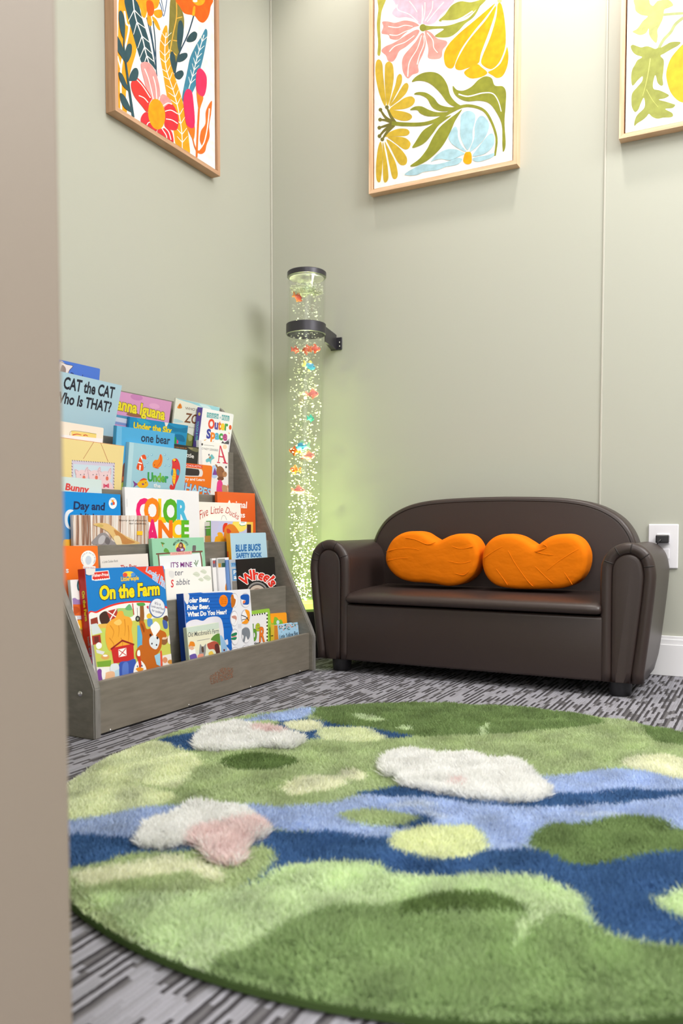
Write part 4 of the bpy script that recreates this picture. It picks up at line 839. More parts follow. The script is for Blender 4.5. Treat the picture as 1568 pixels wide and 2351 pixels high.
def blade_mesh(name, V, C, extraV=None, extraF=None, extraC=None):
    k = len(V); nv = 5*k; co = V.reshape(-1, 3).astype(np.float32); idx = np.arange(k, dtype=np.int32)*5
    q = np.stack([idx, idx+1, idx+2, idx+3], 1); t = np.stack([idx+3, idx+2, idx+4], 1)
    loops = np.concatenate([q.ravel(), t.ravel()]); starts = np.concatenate([np.arange(k)*4, 4*k+np.arange(k)*3]).astype(np.int32)
    cols = np.concatenate([np.repeat(C, 4, 0), np.repeat(C, 3, 0)])
    if extraV is not None:
        e = len(extraF); loops = np.concatenate([loops, (extraF+nv).ravel()]); starts = np.concatenate([starts, 7*k+np.arange(e)*4]).astype(np.int32)
        co = np.concatenate([co, extraV.astype(np.float32)]); cols = np.concatenate([cols, np.repeat(extraC, 4, 0)])
    co = co-np.array(rug.location, np.float32); me = bpy.data.meshes.new(name)
    me.vertices.add(len(co)); me.vertices.foreach_set('co', co.ravel()); me.loops.add(len(loops)); me.loops.foreach_set('vertex_index', loops.astype(np.int32))
    me.polygons.add(len(starts)); me.polygons.foreach_set('loop_start', starts); me.update(calc_edges=True)
    at = me.color_attributes.new('Col', 'FLOAT_COLOR', 'CORNER'); at.data.foreach_set('color', np.c_[cols, np.ones(len(cols))].astype(np.float32).ravel())
    return link(name, me, M_PILE, rug)
def pile():
    k = 620000; r = RR*np.sqrt(RNG.random(k))*0.998; a = RNG.random(k)*2*math.pi
    P = np.c_[RC[0]+r*np.cos(a), RC[1]+r*np.sin(a)]
    f, pk = flower_mask(P); Pj = P+RNG.normal(0, 0.0022, P.shape); C = rug_colour(Pj)
    v = 1.03+0.09*wob(P, 90, 3)+0.06*wob(P, 28, 5)+RNG.normal(0, 0.10, k); C = np.clip(C*np.clip(v, 0.5, 1.5)[:, None], 0, 1)
    keep = f < 0; ld = 1.5*wob(P, 25, 11)+1.0*wob(P, 70, 12)+2.2
    LEN = 0.0130*(0.8+0.4*RNG.random(k))*(1+0.12*wob(P, 60, 8)); edge = np.clip((RR-r)/0.015, 0.55, 1); LEN = LEN*edge
    lean = np.clip(0.50+0.2*wob(P, 45, 9)+RNG.normal(0, 0.16, k), 0.05, 0.9)
    Vb, Cb = blades(P[keep], np.full(keep.sum(), 0.0095), LEN[keep], 0.0020, C[keep], lean[keep], ld[keep])
    # woven ground under the pile, same colours
    g = 0.0045; m = int(RR/g); ix, iy = np.meshgrid(np.arange(-m, m), np.arange(-m, m)); cx = (ix.ravel()+0.5)*g; cy = (iy.ravel()+0.5)*g; ok = np.hypot(cx, cy) < RR-0.008; cx, cy = cx[ok], cy[ok]
    gp = np.c_[RC[0]+cx, RC[1]+cy]; gC = rug_colour(gp)*0.9; e = len(cx); gv = np.zeros((e, 4, 3))
    for i, (sx, sy) in enumerate(((-1, -1), (1, -1), (1, 1), (-1, 1))): gv[:, i] = np.c_[gp[:, 0]+sx*g/2, gp[:, 1]+sy*g/2, np.full(e, 0.0135)]
    o = blade_mesh('pile', Vb, Cb, gv.reshape(-1, 3), np.arange(e*4).reshape(-1, 4), gC); o['kind'] = 'stuff'
    # sculpted flowers: longer, curlier tufts standing proud of the pile
    for i, (w, p) in enumerate(FW):
        wa = np.array(w); lo, hi = wa.min(0), wa.max(0); kk = int((hi-lo).prod()*1.5e6); Q = lo+(hi-lo)*RNG.random((kk, 2)); Q = Q[pip(Q, w)]
        kk = len(Q); pkm = pip(Q+RNG.normal(0, 0.002, Q.shape), p); C = np.where(pkm[:, None], PILEC(PKL), PILEC(WH)); C = np.clip(C*(1+RNG.normal(0, 0.05, kk)[:, None]+0.05*wob(Q, 80, 20+i)[:, None]), 0, 1)
        lump = np.clip(wob(Q, 110, 30+i), -1, 1)
        Vb, Cb = blades(Q, 0.011+0.004*RNG.random(kk), 0.021*(0.85+0.3*RNG.random(kk))*(1+0.16*lump), 0.0030, C, np.clip(0.5+RNG.normal(0, 0.2, kk), 0.05, 0.9), RNG.random(kk)*6.28)
        o = blade_mesh('lily_flower', Vb, Cb); o['kind'] = 'stuff'; o['label'] = 'raised white and pink lily flower'
pile()

# ------------------------------------------------------------------ picture books
TX = [0.338, 0.2695, 0.2125, 0.1405, 0.0835]; TT = [6, 4, 1, -6, -11]
Z1 = (130, 810, 4.9); Z2 = (360, 890, 6.533); Z3 = (130, 1090, 4.9); Z4 = (400, 1110, 4.9); Z5 = (130, 1240, 4.9); Z6 = (380, 1330, 4.612)
BWHITE = (250, 248, 246); INK = (34, 36, 50)
def book(tier, off, Z, tl, tr, T, cover, label, art=None, spine=None, tilt=None, rnd=0.0, pages=True, spine_art=None, dx=0.0, back=None):
    th = R_(TT[tier-1] if tilt is None else tilt); z0 = TZ[tier-1]+0.0008+max(0.0, T*math.sin(th))
    pl = Plane((TX[tier-1]-off+dx, 0, z0), (0, 1, 0), (-math.sin(th), 0, math.cos(th)))
    mp = lambda q: Vector(pl.hit(Z[0]+q[0]/Z[2], Z[1]+q[1]/Z[2]))
    A, B = mp(tl), mp(tr); ex = (B-A).normalized()
    lim = YN1+0.003+max(0.0, -ex.y)*0.24          # keep clear of the side panels, foot of a tilted book included
    if A.x < lim: A = A+ex*((lim-A.x)/ex.x)
    rim = YF0-0.0015-(abs(ex.y)*0.24 if ex.y > 0 else 0)
    if B.x > rim: B = B-ex*((B.x-rim)/ex.x)
    ey = Vector((-ex.y, ex.x)); w = (B-A).length
    h = min(A.y, B.y)/ey.y if abs(ex.y) < 1e-6 else min(A.y/ey.y, B.y/ey.y)
    O = A-ey*h                                                 # bottom-left corner of the cover
    place = lambda s, t, d: pl.pt(*(O+ex*s+ey*t), d)
    root = thing('picture_book', label, 'book', place(w/2, 0, -T/2), 'picture books on the display shelf')
    def rrect(r, s0, s1, t0, t1):
        if r <= 0: return [(s0, t0), (s1, t0), (s1, t1), (s0, t1)]
        o = [(s0, t0)]
        for cx, cy, a0 in ((s1-r, t0+r, -90), (s1-r, t1-r, 0)): o += [(cx+r*math.cos(R_(a0+i*15)), cy+r*math.sin(R_(a0+i*15))) for i in range(7)]
        return o+[(s0, t1)]
    def slab(out, d0, d1):
        k = len(out); V = [place(s, t, d) for d in (d0, d1) for s, t in out]
        return V, [tuple(range(k)), tuple(range(k, 2*k))[::-1]]+[(i, i+k, (i+1) % k+k, (i+1) % k) for i in range(k)]
    bt_ = 0.0013 if pages else T
    V, F = slab(rrect(rnd, 0, w, 0, h), 0.0, -bt_); Cc = [cover]*len(F)
    if pages:
        V2, F2 = slab(rrect(rnd, 0, w, 0, h), -T+bt_, -T); F += [tuple(i+len(V) for i in f) for f in F2]; V += V2; Cc += [back or cover]*len(F2)
    if art:
        inv = lambda pts: clip_poly([((Vector(q)-O).dot(ex), (Vector(q)-O).dot(ey)) for q in pts], 0.0004, w-0.0004, 0.0004, h-0.0004)
        rect = lambda pts: [tuple(O+ex*s+ey*t) for s, t in inv(pts)]
        P = Painter(pl, Z, rect); art(P); V, F, Cc = P.data(V, F, Cc)
    link('cover', coloured_mesh(V, F, Cc, root.location), M_PRINT, root)
    if pages:
        V, F = slab(rrect(max(0, rnd-0.002), 0.0012, w-0.0018, 0.0015, h-0.0018), -bt_-0.00005, -T+bt_+0.00005)
        link('pages', mesh_of(V, F, root.location), M_PAGES, root)
        sp = spine or cover
        V = [place(s, t, d) for s in (-0.0012, 0.0011) for t in (0, h) for d in (-0.0003, -T+0.0003)]; F = [(0, 1, 3, 2), (4, 6, 7, 5), (0, 2, 6, 4), (1, 5, 7, 3), (0, 4, 5, 1), (2, 3, 7, 6)]; Cc = [sp]*6
        if spine_art:
            spl = Plane(place(-0.0012, 0, 0), pl.n, pl.v*ey.y+pl.u*ey.x)
            P = Painter(spl, Z, None, 1.3e-5); spine_art(P); V, F, Cc = P.data(V, F, Cc)
        link('spine', coloured_mesh(V, F, Cc, root.location), M_PRINT, root)
    return root

# --- top tier
def a(P):
    P.sm((236, 222, 218), [(40, 95), (110, 130), (182, 148), (150, 190), (120, 240), (20, 240)]); P.line((45, 35, 45), [(40, 95), (110, 130), (182, 148), (150, 190), (120, 240)], 5); P.sm((150, 130, 125), [(60, 140), (95, 160), (105, 200), (90, 240), (40, 240)])
    P.text((30, 40, 90), 'Books', (158, 285), (345, 322), (160, 215), 0.0)
book(5, 0.020, Z1, (-60, 55), (490, 180), 0.008, (76, 118, 208), 'blue picture book poking up at the top left, behind the pale blue book', a, rnd=0.003, tilt=-8)
def a(P):
    P.text(INK, 'CAT the CAT', (72, 398), (642, 512), (92, 262), 0.03); P.text(INK, 'Who Is THAT?', (-40, 545), (604, 668), (-18, 420), 0.03)
book(5, 0.006, Z1, (-140, 165), (735, 368), 0.007, (178, 209, 224), 'pale blue picture book with two lines of black lettering, top left of the shelf', a, tilt=-14)
def a(P):
    for c, x, y, r in (((200, 130, 185), 900, 500, 70), ((226, 165, 205), 1100, 600, 60), ((205, 140, 188), 700, 600, 60)): P.ell(c, x, y, r, r*0.5, 12)
    P.sm((150, 95, 75), [(785, 690), (850, 655), (920, 688), (958, 728), (840, 715)])
    P.poly((84, 150, 188), [(560, 675), (830, 720), (830, 752), (560, 702)]); P.poly((208, 212, 228), [(560, 702), (830, 752), (824, 802), (560, 752)]); P.poly((130, 150, 205), [(560, 752), (822, 802), (818, 830), (560, 785)])
    P.line((70, 150, 190), [(610, 880), (650, 850), (680, 980)], 14); P.line((110, 160, 200), [(590, 930), (630, 890)], 10)
    P.text((238, 218, 48), 'anna Iguana', (672, 632), (1212, 754), (690, 500), 0.035, (120, 110, 40), 0.035)
book(5, 0.014, Z1, (560, 402), (1295, 552), 0.007, (216, 152, 197), 'pink picture book with yellow lettering beside the pale blue one', a)
def a(P):
    P.sm((150, 202, 212), [(300, 160), (600, 225), (940, 300), (935, 345), (800, 335), (650, 285), (520, 235), (420, 205)]); P.sm((196, 216, 220), [(640, 250), (760, 270), (820, 330), (740, 320)]); P.sm((188, 214, 214), [(250, 470), (330, 480), (400, 520), (240, 520)])
    P.sm((226, 132, 40), [(350, 236), (378, 300), (340, 315), (306, 298)]); P.text((60, 40, 25), '!', (338, 296), (348, 297), (342, 258), 0.03)
    P.text((98, 76, 60), 'WHO LIVES IN THE', (424, 326), (900, 398), (430, 285), 0.0); P.text((124, 78, 46), 'ZOO', (408, 515), (720, 562), (440, 372), 0.02); P.text((90, 85, 80), 'illustrated by', (478, 598), (700, 632), (479, 580), 0.0)
    P.sm((120, 132, 70), [(440, 690), (500, 700), (560, 730), (700, 760), (700, 900), (420, 880)]); P.sm((165, 170, 110), [(470, 710), (520, 720), (530, 780), (480, 800)])
book(5, 0.0215, Z2, (290, 155), (945, 295), 0.005, (228, 228, 214), 'cream and teal picture book with a small orange warning triangle, top right', a, tilt=-9)
def a(P):
    for i, ch in enumerate('TOUCH'): P.poly((96, 172, 178), [(752+i*36, 370+i*5), (784+i*36, 375+i*5), (780+i*36, 450+i*5), (748+i*36, 445+i*5)]); P.text(BWHITE, ch, (757+i*36, 436+i*5), (776+i*36, 439+i*5), (759+i*36, 388+i*5), 0.01)
    P.text((96, 172, 178), '&', (942, 460), (958, 463), (944, 430), 0.02)
    for i, ch in enumerate('FEEL'): P.poly((96, 172, 178), [(976+i*29, 405+i*5), (1002+i*29, 409+i*5), (998+i*29, 488+i*5), (972+i*29, 483+i*5)]); P.text(BWHITE, ch, (979+i*29, 474+i*5), (996+i*29, 477+i*5), (981+i*29, 426+i*5), 0.01)
    P.word([('O', (234, 76, 52)), ('u', (96, 76, 162)), ('t', (238, 122, 44)), ('e', (246, 206, 44)), ('r', (70, 162, 74))], (765, 604), (1064, 640), (776, 462), 0.045)
    P.word([('S', (58, 62, 164)), ('p', (240, 130, 34)), ('a', (80, 176, 214)), ('c', (70, 162, 74)), ('e', (190, 50, 140))], (740, 752), (1052, 790), (750, 615), 0.045)
    P.ell((228, 92, 44), 1100, 596, 20, 36); P.poly((240, 180, 90), [(1080, 662), (1086, 680), (1094, 690), (1084, 696), (1076, 684)]); P.line((236, 170, 40), [(712, 792), (745, 772)], 14, 4)
    P.poly((66, 66, 76), [(965, 832), (985, 800), (1005, 822), (1020, 835)]); P.poly((92, 92, 100), [(1000, 838), (1050, 800), (1090, 765), (1078, 850)]); P.poly((200, 200, 205), [(1060, 800), (1090, 765), (1086, 810)]); P.line((60, 60, 70), [(840, 810), (858, 798)], 7, 2)
def sa(P):
    P.ell((220, 205, 120), 637, 395, 18, 26); P.text((110, 205, 215), 'TOUCH & FEEL', (600, 500), (578, 800), (632, 505), 0.03)
book(5, 0.0, Z2, (690, 300), (1165, 402), 0.017, (246, 244, 247), 'white board book with rainbow lettering and purple spine by the right side panel', a, (94, 76, 165), rnd=0.005, spine_art=sa, tilt=-9)
def a(P):
    for c, q in (((12, 120, 168), [(1250, 800), (1330, 840), (1400, 850), (1480, 840), (1460, 900), (1380, 890), (1300, 880)]), ((40, 165, 205), [(900, 740), (1000, 760), (1060, 800), (960, 800)]), ((12, 112, 160), [(1330, 920), (1420, 930), (1440, 1000), (1360, 980)])): P.sm(c, q)
    P.poly((238, 228, 228), [(1213, 776), (1262, 783), (1250, 810), (1232, 842), (1222, 820)])
    P.text((244, 214, 40), 'Under the Sky', (862, 846), (1292, 904), (868, 776), 0.04, (60, 120, 90), 0.02)
    P.sm((40, 160, 80), [(1325, 945), (1345, 960), (1350, 1020), (1320, 1010)]); P.sm((225, 60, 120), [(1352, 980), (1368, 990), (1366, 1020), (1350, 1016)])
book(5, 0.002, Z1, (830, 720), (1480, 820), 0.007, (24, 142, 194), 'deep blue picture book with yellow lettering, behind the mid blue one', a, tilt=-10)

# --- fourth tier
def a(P):
    P.poly((236, 208, 122), [(165, 878), (448, 912), (442, 1000), (165, 1000)]); P.line((150, 130, 60), [(168, 990), (168, 880), (446, 914)], 5)
    P.line((205, 50, 50), [(180, 925), (230, 915), (280, 925)], 12, 6); P.line((205, 50, 50), [(300, 930), (330, 925), (350, 938)], 12, 6); P.poly((234, 228, 236), [(-100, 905), (540, 968), (540, 1010), (-100, 990)])
book(4, 0.012, Z1, (-120, 742), (530, 846), 0.009, (244, 228, 214), 'cream picture book with a yellow panel, behind the three pigs portrait', a, rnd=0.003)
def a(P):
    P.line((214, 62, 60), [(-200, 915), (95, 957), (760, 1047)], 9)
    P.line((190, 110, 70), [(418, 1003), (300, 1192)], 5); P.line((190, 110, 70), [(495, 1012), (580, 1226)], 5)
    P.poly((216, 205, 224), [(170, 1208), (655, 1240), (640, 1580), (168, 1580)]); P.poly((208, 224, 236), [(190, 1250), (635, 1280), (620, 1580), (190, 1580)])
    for x in range(175, 650, 26): P.line((60, 50, 70), [(x, 1205+(x-170)*0.066), (x+8, 1220+(x-170)*0.066)], 7, 3)
    for y in range(1240, 1560, 34): P.line((60, 50, 70), [(168, y), (180, y+12)], 7, 3); P.line((60, 50, 70), [(636, y+30), (650, y+42)], 7, 3)
    pig = (240, 210, 214); sn = (205, 165, 180)
    for cx, cy, s in ((285, 1385, 1.0), (425, 1385, 0.95), (545, 1395, 0.95)):
        P.ell(pig, cx, cy, 70*s, 70*s); P.sm(pig, [(cx-70, cy-10), (cx-82, cy-75), (cx-40, cy-55)]); P.sm(pig, [(cx+25, cy-50), (cx+62, cy-105), (cx+66, cy-20)]); P.line(sn, [(cx+30, cy-45), (cx+60, cy-98), (cx+62, cy-25)], 5); P.line(sn, [(cx-66, cy-12), (cx-78, cy-70), (cx-42, cy-52)], 5)
        P.ell((232, 120, 100), cx+20, cy+18, 16, 24); P.ell((60, 50, 60), cx-18, cy-14, 5, 6); P.ell((60, 50, 60), cx+22, cy-18, 5, 6)
    P.sm(pig, [(500, 1450), (600, 1450), (630, 1560), (480, 1560)]); P.sm((226, 90, 120), [(525, 1470), (552, 1490), (582, 1468), (584, 1520), (552, 1505), (525, 1520)]); P.ell((200, 60, 95), 553, 1495, 10, 12)
book(4, 0.0, Z1, (-160, 920), (760, 1047), 0.009, (240, 217, 152), 'pale yellow picture book with three pigs in a birch frame', a)
def a(P):
    P.poly((108, 182, 224), [(680, 822), (735, 830), (715, 1600), (650, 1600)]); P.text((36, 48, 74), 'one bear', (948, 996), (1274, 1030), (955, 898), 0.02)  # lighter strip at left is shading painted along the spine
    P.sm((130, 74, 60), [(745, 1270), (790, 1245), (800, 1450), (730, 1480)]); P.sm((165, 172, 60), [(720, 1480), (800, 1440), (800, 1600), (720, 1600)]); P.sm((225, 110, 50), [(740, 1400), (760, 1390), (765, 1430), (742, 1440)])
book(4, 0.010, Z1, (682, 820), (1330, 908), 0.010, (78, 168, 218), 'mid blue picture book with dark lettering near its top', a)
def a(P):
    P.poly((182, 217, 228), [(820, 1000), (870, 1010), (830, 1600), (760, 1600)])
    for x, y in ((1022, 1165), (1020, 1235), (1218, 1148), (1250, 1193), (1220, 1265), (1268, 1270), (1070, 1148), (990, 1280)): P.ell((120, 175, 205), x, y, 11, 13); P.ell((190, 225, 236), x-2, y-2, 6, 8)
    og = (232, 84, 34); P.sm(og, [(985, 1145), (945, 1165), (920, 1220), (900, 1280), (905, 1310), (960, 1328), (978, 1300), (968, 1240), (955, 1200), (975, 1190), (1005, 1200), (1005, 1170)])
    P.poly(BWHITE, [(918, 1225), (962, 1240), (956, 1252), (914, 1240)]); P.poly(BWHITE, [(930, 1262), (948, 1268), (942, 1322), (928, 1318)]); P.poly(BWHITE, [(942, 1172), (955, 1160), (970, 1205), (952, 1200)]); P.ell((40, 30, 35), 915, 1285, 4, 5)
    P.sm((240, 130, 30), [(1080, 1240), (1105, 1205), (1140, 1200), (1165, 1140), (1188, 1170), (1188, 1230), (1165, 1280), (1120, 1295), (1085, 1285)]); P.line((226, 70, 40), [(1165, 1145), (1172, 1220), (1130, 1280)], 12, 4); P.ell((40, 30, 35), 1100, 1262, 5, 6); P.line((226, 70, 40), [(1105, 1290), (1140, 1300), (1150, 1295)], 10, 5)
    rd = (220, 56, 58); P.sm(rd, [(1300, 1205), (1330, 1188), (1360, 1200), (1385, 1260), (1388, 1330), (1370, 1410), (1340, 1480), (1325, 1530), (1290, 1545), (1270, 1515), (1285, 1480), (1310, 1500), (1300, 1440), (1300, 1380), (1295, 1310), (1300, 1260)])
    P.sm((248, 196, 40), [(1302, 1310), (1330, 1305), (1342, 1350), (1338, 1420), (1322, 1480), (1304, 1440), (1298, 1370)]); P.sm((60, 140, 185), [(1295, 1310), (1310, 1320), (1305, 1380), (1285, 1365)]); P.sm((60, 140, 185), [(1350, 1310), (1380, 1325), (1375, 1380), (1350, 1365)]); P.ell((248, 196, 40), 1322, 1205, 16, 14); P.ell((40, 30, 35), 1335, 1222, 5, 6)
    for y in (1360, 1390, 1420): P.line((226, 130, 30), [(1300, y), (1338, y+6)], 4)
    P.sm((246, 182, 28), [(905, 1470), (950, 1435), (1000, 1425), (1030, 1480), (1000, 1515), (950, 1520), (915, 1500)]); P.sm((128, 62, 140), [(858, 1440), (885, 1460), (910, 1478), (880, 1500), (862, 1515), (872, 1478)]); P.sm((226, 80, 40), [(930, 1440), (975, 1410), (1018, 1425), (985, 1432)]); P.ell((40, 30, 35), 1000, 1462, 5, 6); P.sm((128, 62, 140), [(958, 1468), (985, 1475), (965, 1490)])
    P.word([('U', (56, 160, 72)), ('n', (90, 176, 66)), ('d', (120, 186, 62)), ('e', (96, 178, 70)), ('r', (56, 160, 110))], (1022, 1440), (1255, 1456), (1024, 1340), 0.045)
    P.text(BWHITE, 'the', (1088, 1510), (1165, 1522), (1090, 1462), 0.02)
book(4, 0.0, Z1, (822, 1004), (1470, 1095), 0.0095, (160, 204, 219), 'light blue picture book with a red seahorse, clownfish and yellow fish', a)
def a(P):
    P.text((214, 130, 60), "A NEW BOOK OF", (262, 900), (448, 922), (262, 880), 0.0); P.sm((112, 110, 82), [(465, 890), (620, 915), (608, 965), (540, 950), (490, 920)]); P.sm((150, 140, 100), [(480, 895), (540, 905), (530, 925), (490, 915)])
    P.text(BWHITE, 'little', (405, 1030), (556, 1060), (408, 965), 0.01)
book(4, 0.0210, Z2, (200, 832), (630, 896), 0.006, (48, 46, 46), 'black picture book with white lettering, beside the seahorse book', a)
def a(P):
    P.poly((226, 52, 34), [(400, 1132), (680, 1165), (680, 1212), (400, 1180)]); P.text(BWHITE, 'SCHOLASTIC', (425, 1178), (672, 1202), (426, 1146), 0.0)
    P.sm((236, 228, 226), [(380, 1205), (640, 1218), (680, 1240), (690, 1275), (680, 1320), (640, 1335), (380, 1318)]); P.sm((58, 50, 50), [(380, 1210), (600, 1222), (632, 1240), (640, 1275), (630, 1310), (600, 1322), (380, 1305)])
    P.text(BWHITE, 'Carry and Learn', (340, 1382), (718, 1402), (342, 1338), 0.02); P.sm((226, 60, 30), [(390, 1420), (420, 1425), (410, 1560), (388, 1560)])
    P.text((176, 220, 240), 'SHAPES', (345, 1535), (800, 1640), (365, 1405), 0.02, (40, 110, 180), 0.035)
book(4, 0.0108, Z2, (330, 1118), (836, 1172), 0.007, (242, 122, 30), 'orange board book with a handle slot and blue lettering', a, rnd=0.008)
def a(P):
    P.poly((222, 220, 222), [(635, 785), (670, 790), (700, 1600), (660, 1600)]); P.ell((70, 68, 70), 680, 850, 14, 18); P.line((150, 146, 146), [(705, 858), (860, 876)], 6)
    P.text((74, 70, 76), 'CYNDY SZEKERES', (672, 926), (920, 956), (675, 894), 0.0); P.ell((240, 208, 178), 1020, 888, 32, 34)
    rd = (208, 40, 82); P.poly(rd, [(944, 868), (962, 872), (1042, 1126), (1012, 1122)]); P.poly(rd, [(944, 868), (956, 880), (930, 1112), (918, 1110)]); P.poly(rd, [(924, 1020), (1002, 1032), (1006, 1052), (922, 1038)]); P.poly(rd, [(902, 1112), (948, 1118), (948, 1134), (902, 1128)]); P.poly(rd, [(988, 1118), (1062, 1128), (1062, 1144), (988, 1134)])
    P.sm((110, 186, 196), [(735, 1080), (780, 1050), (820, 1000), (850, 1030), (862, 1060), (820, 1090), (810, 1150), (790, 1110), (745, 1120)]); P.ell((180, 130, 90), 798, 1050, 16, 16); P.sm((70, 90, 110), [(770, 1000), (790, 995), (785, 1030)])
    P.ell((180, 206, 240), 862, 1262, 58, 100); P.poly((124, 62, 152), [(868, 1196), (908, 1312), (834, 1308)]); P.ell((80, 76, 80), 1038, 1192, 12, 18)
    br = (150, 100, 66); P.ell(br, 955, 1270, 62, 95, -12); P.sm(br, [(875, 1150), (905, 1165), (918, 1210), (895, 1200)]); P.ell((188, 136, 92), 1018, 1300, 34, 42); P.ell((120, 76, 50), 955, 1365, 50, 30); P.line((60, 40, 30), [(975, 1255), (992, 1265)], 5); P.line((60, 40, 30), [(1022, 1300), (1030, 1270)], 8, 4)
    P.sm((232, 66, 140), [(915, 1400), (958, 1385), (988, 1450), (985, 1580), (900, 1580), (900, 1460)]); P.sm((196, 150, 112), [(985, 1460), (1060, 1480), (1080, 1550), (1000, 1580), (975, 1520)]); P.ell((240, 196, 160), 1090, 1515, 36, 62); P.line((214, 90, 70), [(1060, 1455), (1075, 1520), (1070, 1575)], 9)
book(4, 0.0183, Z2, (635, 786), (1070, 852), 0.009, (242, 239, 236), 'white picture book with a big red letter A and a brown bear', a, tilt=0)

# --- third tier
def a(P): P.text((214, 60, 58), 'Bunny', (96, 168), (360, 202), (108, 92), 0.04)
book(3, 0.018, Z3, (-140, 5), (505, 56), 0.007, (206, 220, 218), 'pale grey book with red lettering, at the left below the pigs book', a, rnd=0.004)
def a(P):
    P.text((24, 40, 84), 'Day and', (188, 386), (540, 398), (194, 296), 0.035); P.text((24, 40, 84), 'Night', (262, 524), (486, 530), (264, 432), 0.035)
    P.ell(BWHITE, 632, 320, 46, 63); P.ell((244, 166, 40), 630, 296, 14, 14); P.ell((60, 150, 215), 622, 328, 15, 17); P.ell((226, 80, 50), 642, 322, 13, 20); P.arc((60, 90, 150), 'BEAR', 632, 322, 40, -40, 40, 14, 0.0)
    P.sm((228, 232, 240), [(190, 402), (140, 392), (100, 430), (90, 505), (105, 580), (150, 615), (180, 610), (140, 575), (122, 505), (140, 440)]); P.sm((70, 140, 200), [(60, 500), (110, 600), (200, 640), (205, 720), (60, 730)])
    P.sm((246, 180, 60), [(80, 735), (150, 725), (175, 680), (215, 670), (215, 830), (80, 830)])
book(3, 0.008, Z3, (-160, 172), (716, 222), 0.008, (4, 138, 216), 'bright blue book with a white moon and navy lettering', a)
def a(P):
    rg = random.Random(4)
    for i in range(60): x = rg.uniform(185, 1025); P.line(rg.choice([(176, 136, 112), (204, 170, 148), (238, 230, 224), (160, 120, 100), (230, 214, 204)]), [(x, 455), (x+rg.uniform(-6, 6), 620), (x+rg.uniform(-8, 8), 790)], rg.uniform(8, 26), rg.uniform(6, 18))
    for x in (235, 300, 350): P.line((146, 104, 84), [(x, 455), (x+6, 620), (x, 790)], 16)
    P.sm((150, 144, 146), [(400, 780), (440, 700), (500, 655), (560, 665), (620, 740), (680, 785)]); P.sm((190, 186, 190), [(470, 720), (510, 680), (545, 700), (520, 770), (470, 780)]); P.sm((112, 106, 108), [(560, 700), (600, 740), (580, 785), (540, 760)])
    P.sm((226, 188, 124), [(410, 560), (470, 542), (560, 548), (620, 580), (700, 640), (780, 690), (860, 730), (930, 775), (700, 785), (640, 730), (580, 650), (500, 600)]); P.sm((196, 136, 76), [(640, 620), (720, 660), (800, 720), (880, 760), (760, 780), (700, 740)]); P.ell((206, 176, 96), 485, 572, 40, 16, 5); P.sm((236, 214, 170), [(640, 700), (700, 690), (730, 780), (670, 785)])
    P.text((70, 62, 58), 'Story and pictures', (700, 520), (1010, 522), (700, 500), 0.0); P.text((70, 62, 58), 'for children', (815, 556), (1000, 558), (815, 536), 0.0); P.poly((250, 194, 40), [(900, 634), (965, 634), (962, 680), (900, 678)])
book(3, -0.003, Z3, (185, 452), (1030, 460), 0.007, (222, 206, 194), 'watercolour picture book of a tan animal among birch trunks', a)
def a(P):
    P.line((200, 198, 202), [(790, 270), (792, 360)], 5)
    for ch, c, x0, x1, y0, y1 in (('C', (236, 26, 112), 892, 1045, 262, 520), ('L', (250, 200, 12), 1142, 1232, 268, 524), ('O', (246, 132, 18), 982, 1168, 258, 524), ('O', (86, 172, 32), 1196, 1368, 270, 530), ('R', (76, 184, 222), 1352, 1478, 282, 516)): P.text(c, ch, (x0, y1), (x1, y1), (x0, y0), 0.05)
    P.poly((206, 150, 20), [(1142, 330), (1150, 310), (1168, 380), (1160, 460), (1142, 470)])
    for ch, c, x0, x1, y0, y1 in (('D', (120, 60, 160), 870, 1020, 505, 765), ('A', (236, 26, 112), 1005, 1150, 500, 765), ('C', (250, 196, 12), 1288, 1425, 505, 715), ('N', (244, 118, 22), 1142, 1305, 508, 710), ('E', (96, 184, 40), 1402, 1490, 510, 705)): P.text(c, ch, (x0, y1), (x1, y1), (x0, y0), 0.05)
book(3, 0.006, Z3, (770, 137), (1598, 186), 0.008, (242, 240, 243), 'white picture book with large rainbow capital letters', a)
def a(P):
    c = (192, 62, 50); P.text(c, 'Five', (290, 408), (382, 358), (284, 300), 0.0); P.text(c, 'Little', (410, 344), (548, 332), (414, 254), 0.0); P.text(c, 'Ducks', (574, 326), (718, 410), (596, 258), 0.0); P.line((150, 140, 130), [(528, 410), (540, 370), (556, 360), (574, 372), (590, 412)], 4)
book(3, 0.0160, Z4, (190, 202), (745, 224), 0.006, (246, 239, 230), 'cream picture book with curved red script lettering', a)
def a(P):
    P.ell((250, 222, 100), 735, 470, 85, 75); P.sm((222, 56, 34), [(545, 500), (555, 460), (575, 445), (600, 450), (590, 480), (565, 540), (550, 548)]); P.sm((226, 130, 40), [(560, 560), (570, 500), (610, 460), (660, 462), (700, 500), (735, 570), (735, 680), (560, 680)]); P.sm((214, 66, 36), [(590, 510), (620, 515), (640, 545), (600, 560)])
    P.sm((240, 168, 30), [(455, 640), (465, 600), (490, 590), (485, 560), (510, 548), (540, 560), (555, 610), (560, 680), (455, 680)]); P.sm((200, 196, 226), [(420, 430), (500, 435), (480, 520), (425, 560)])
    P.ell(BWHITE, 770, 446, 42, 27); P.line((60, 150, 90), [(735, 455), (750, 475), (800, 470)], 6); P.line((70, 150, 90), [(748, 440), (792, 440)], 5)
def sa(P): P.poly((230, 230, 226), [(342, 432), (400, 430), (402, 478), (344, 482)]); P.poly((206, 150, 70), [(346, 590), (408, 586), (410, 660), (348, 660)]); P.poly((230, 232, 226), [(346, 500), (404, 497), (404, 506), (346, 509)])
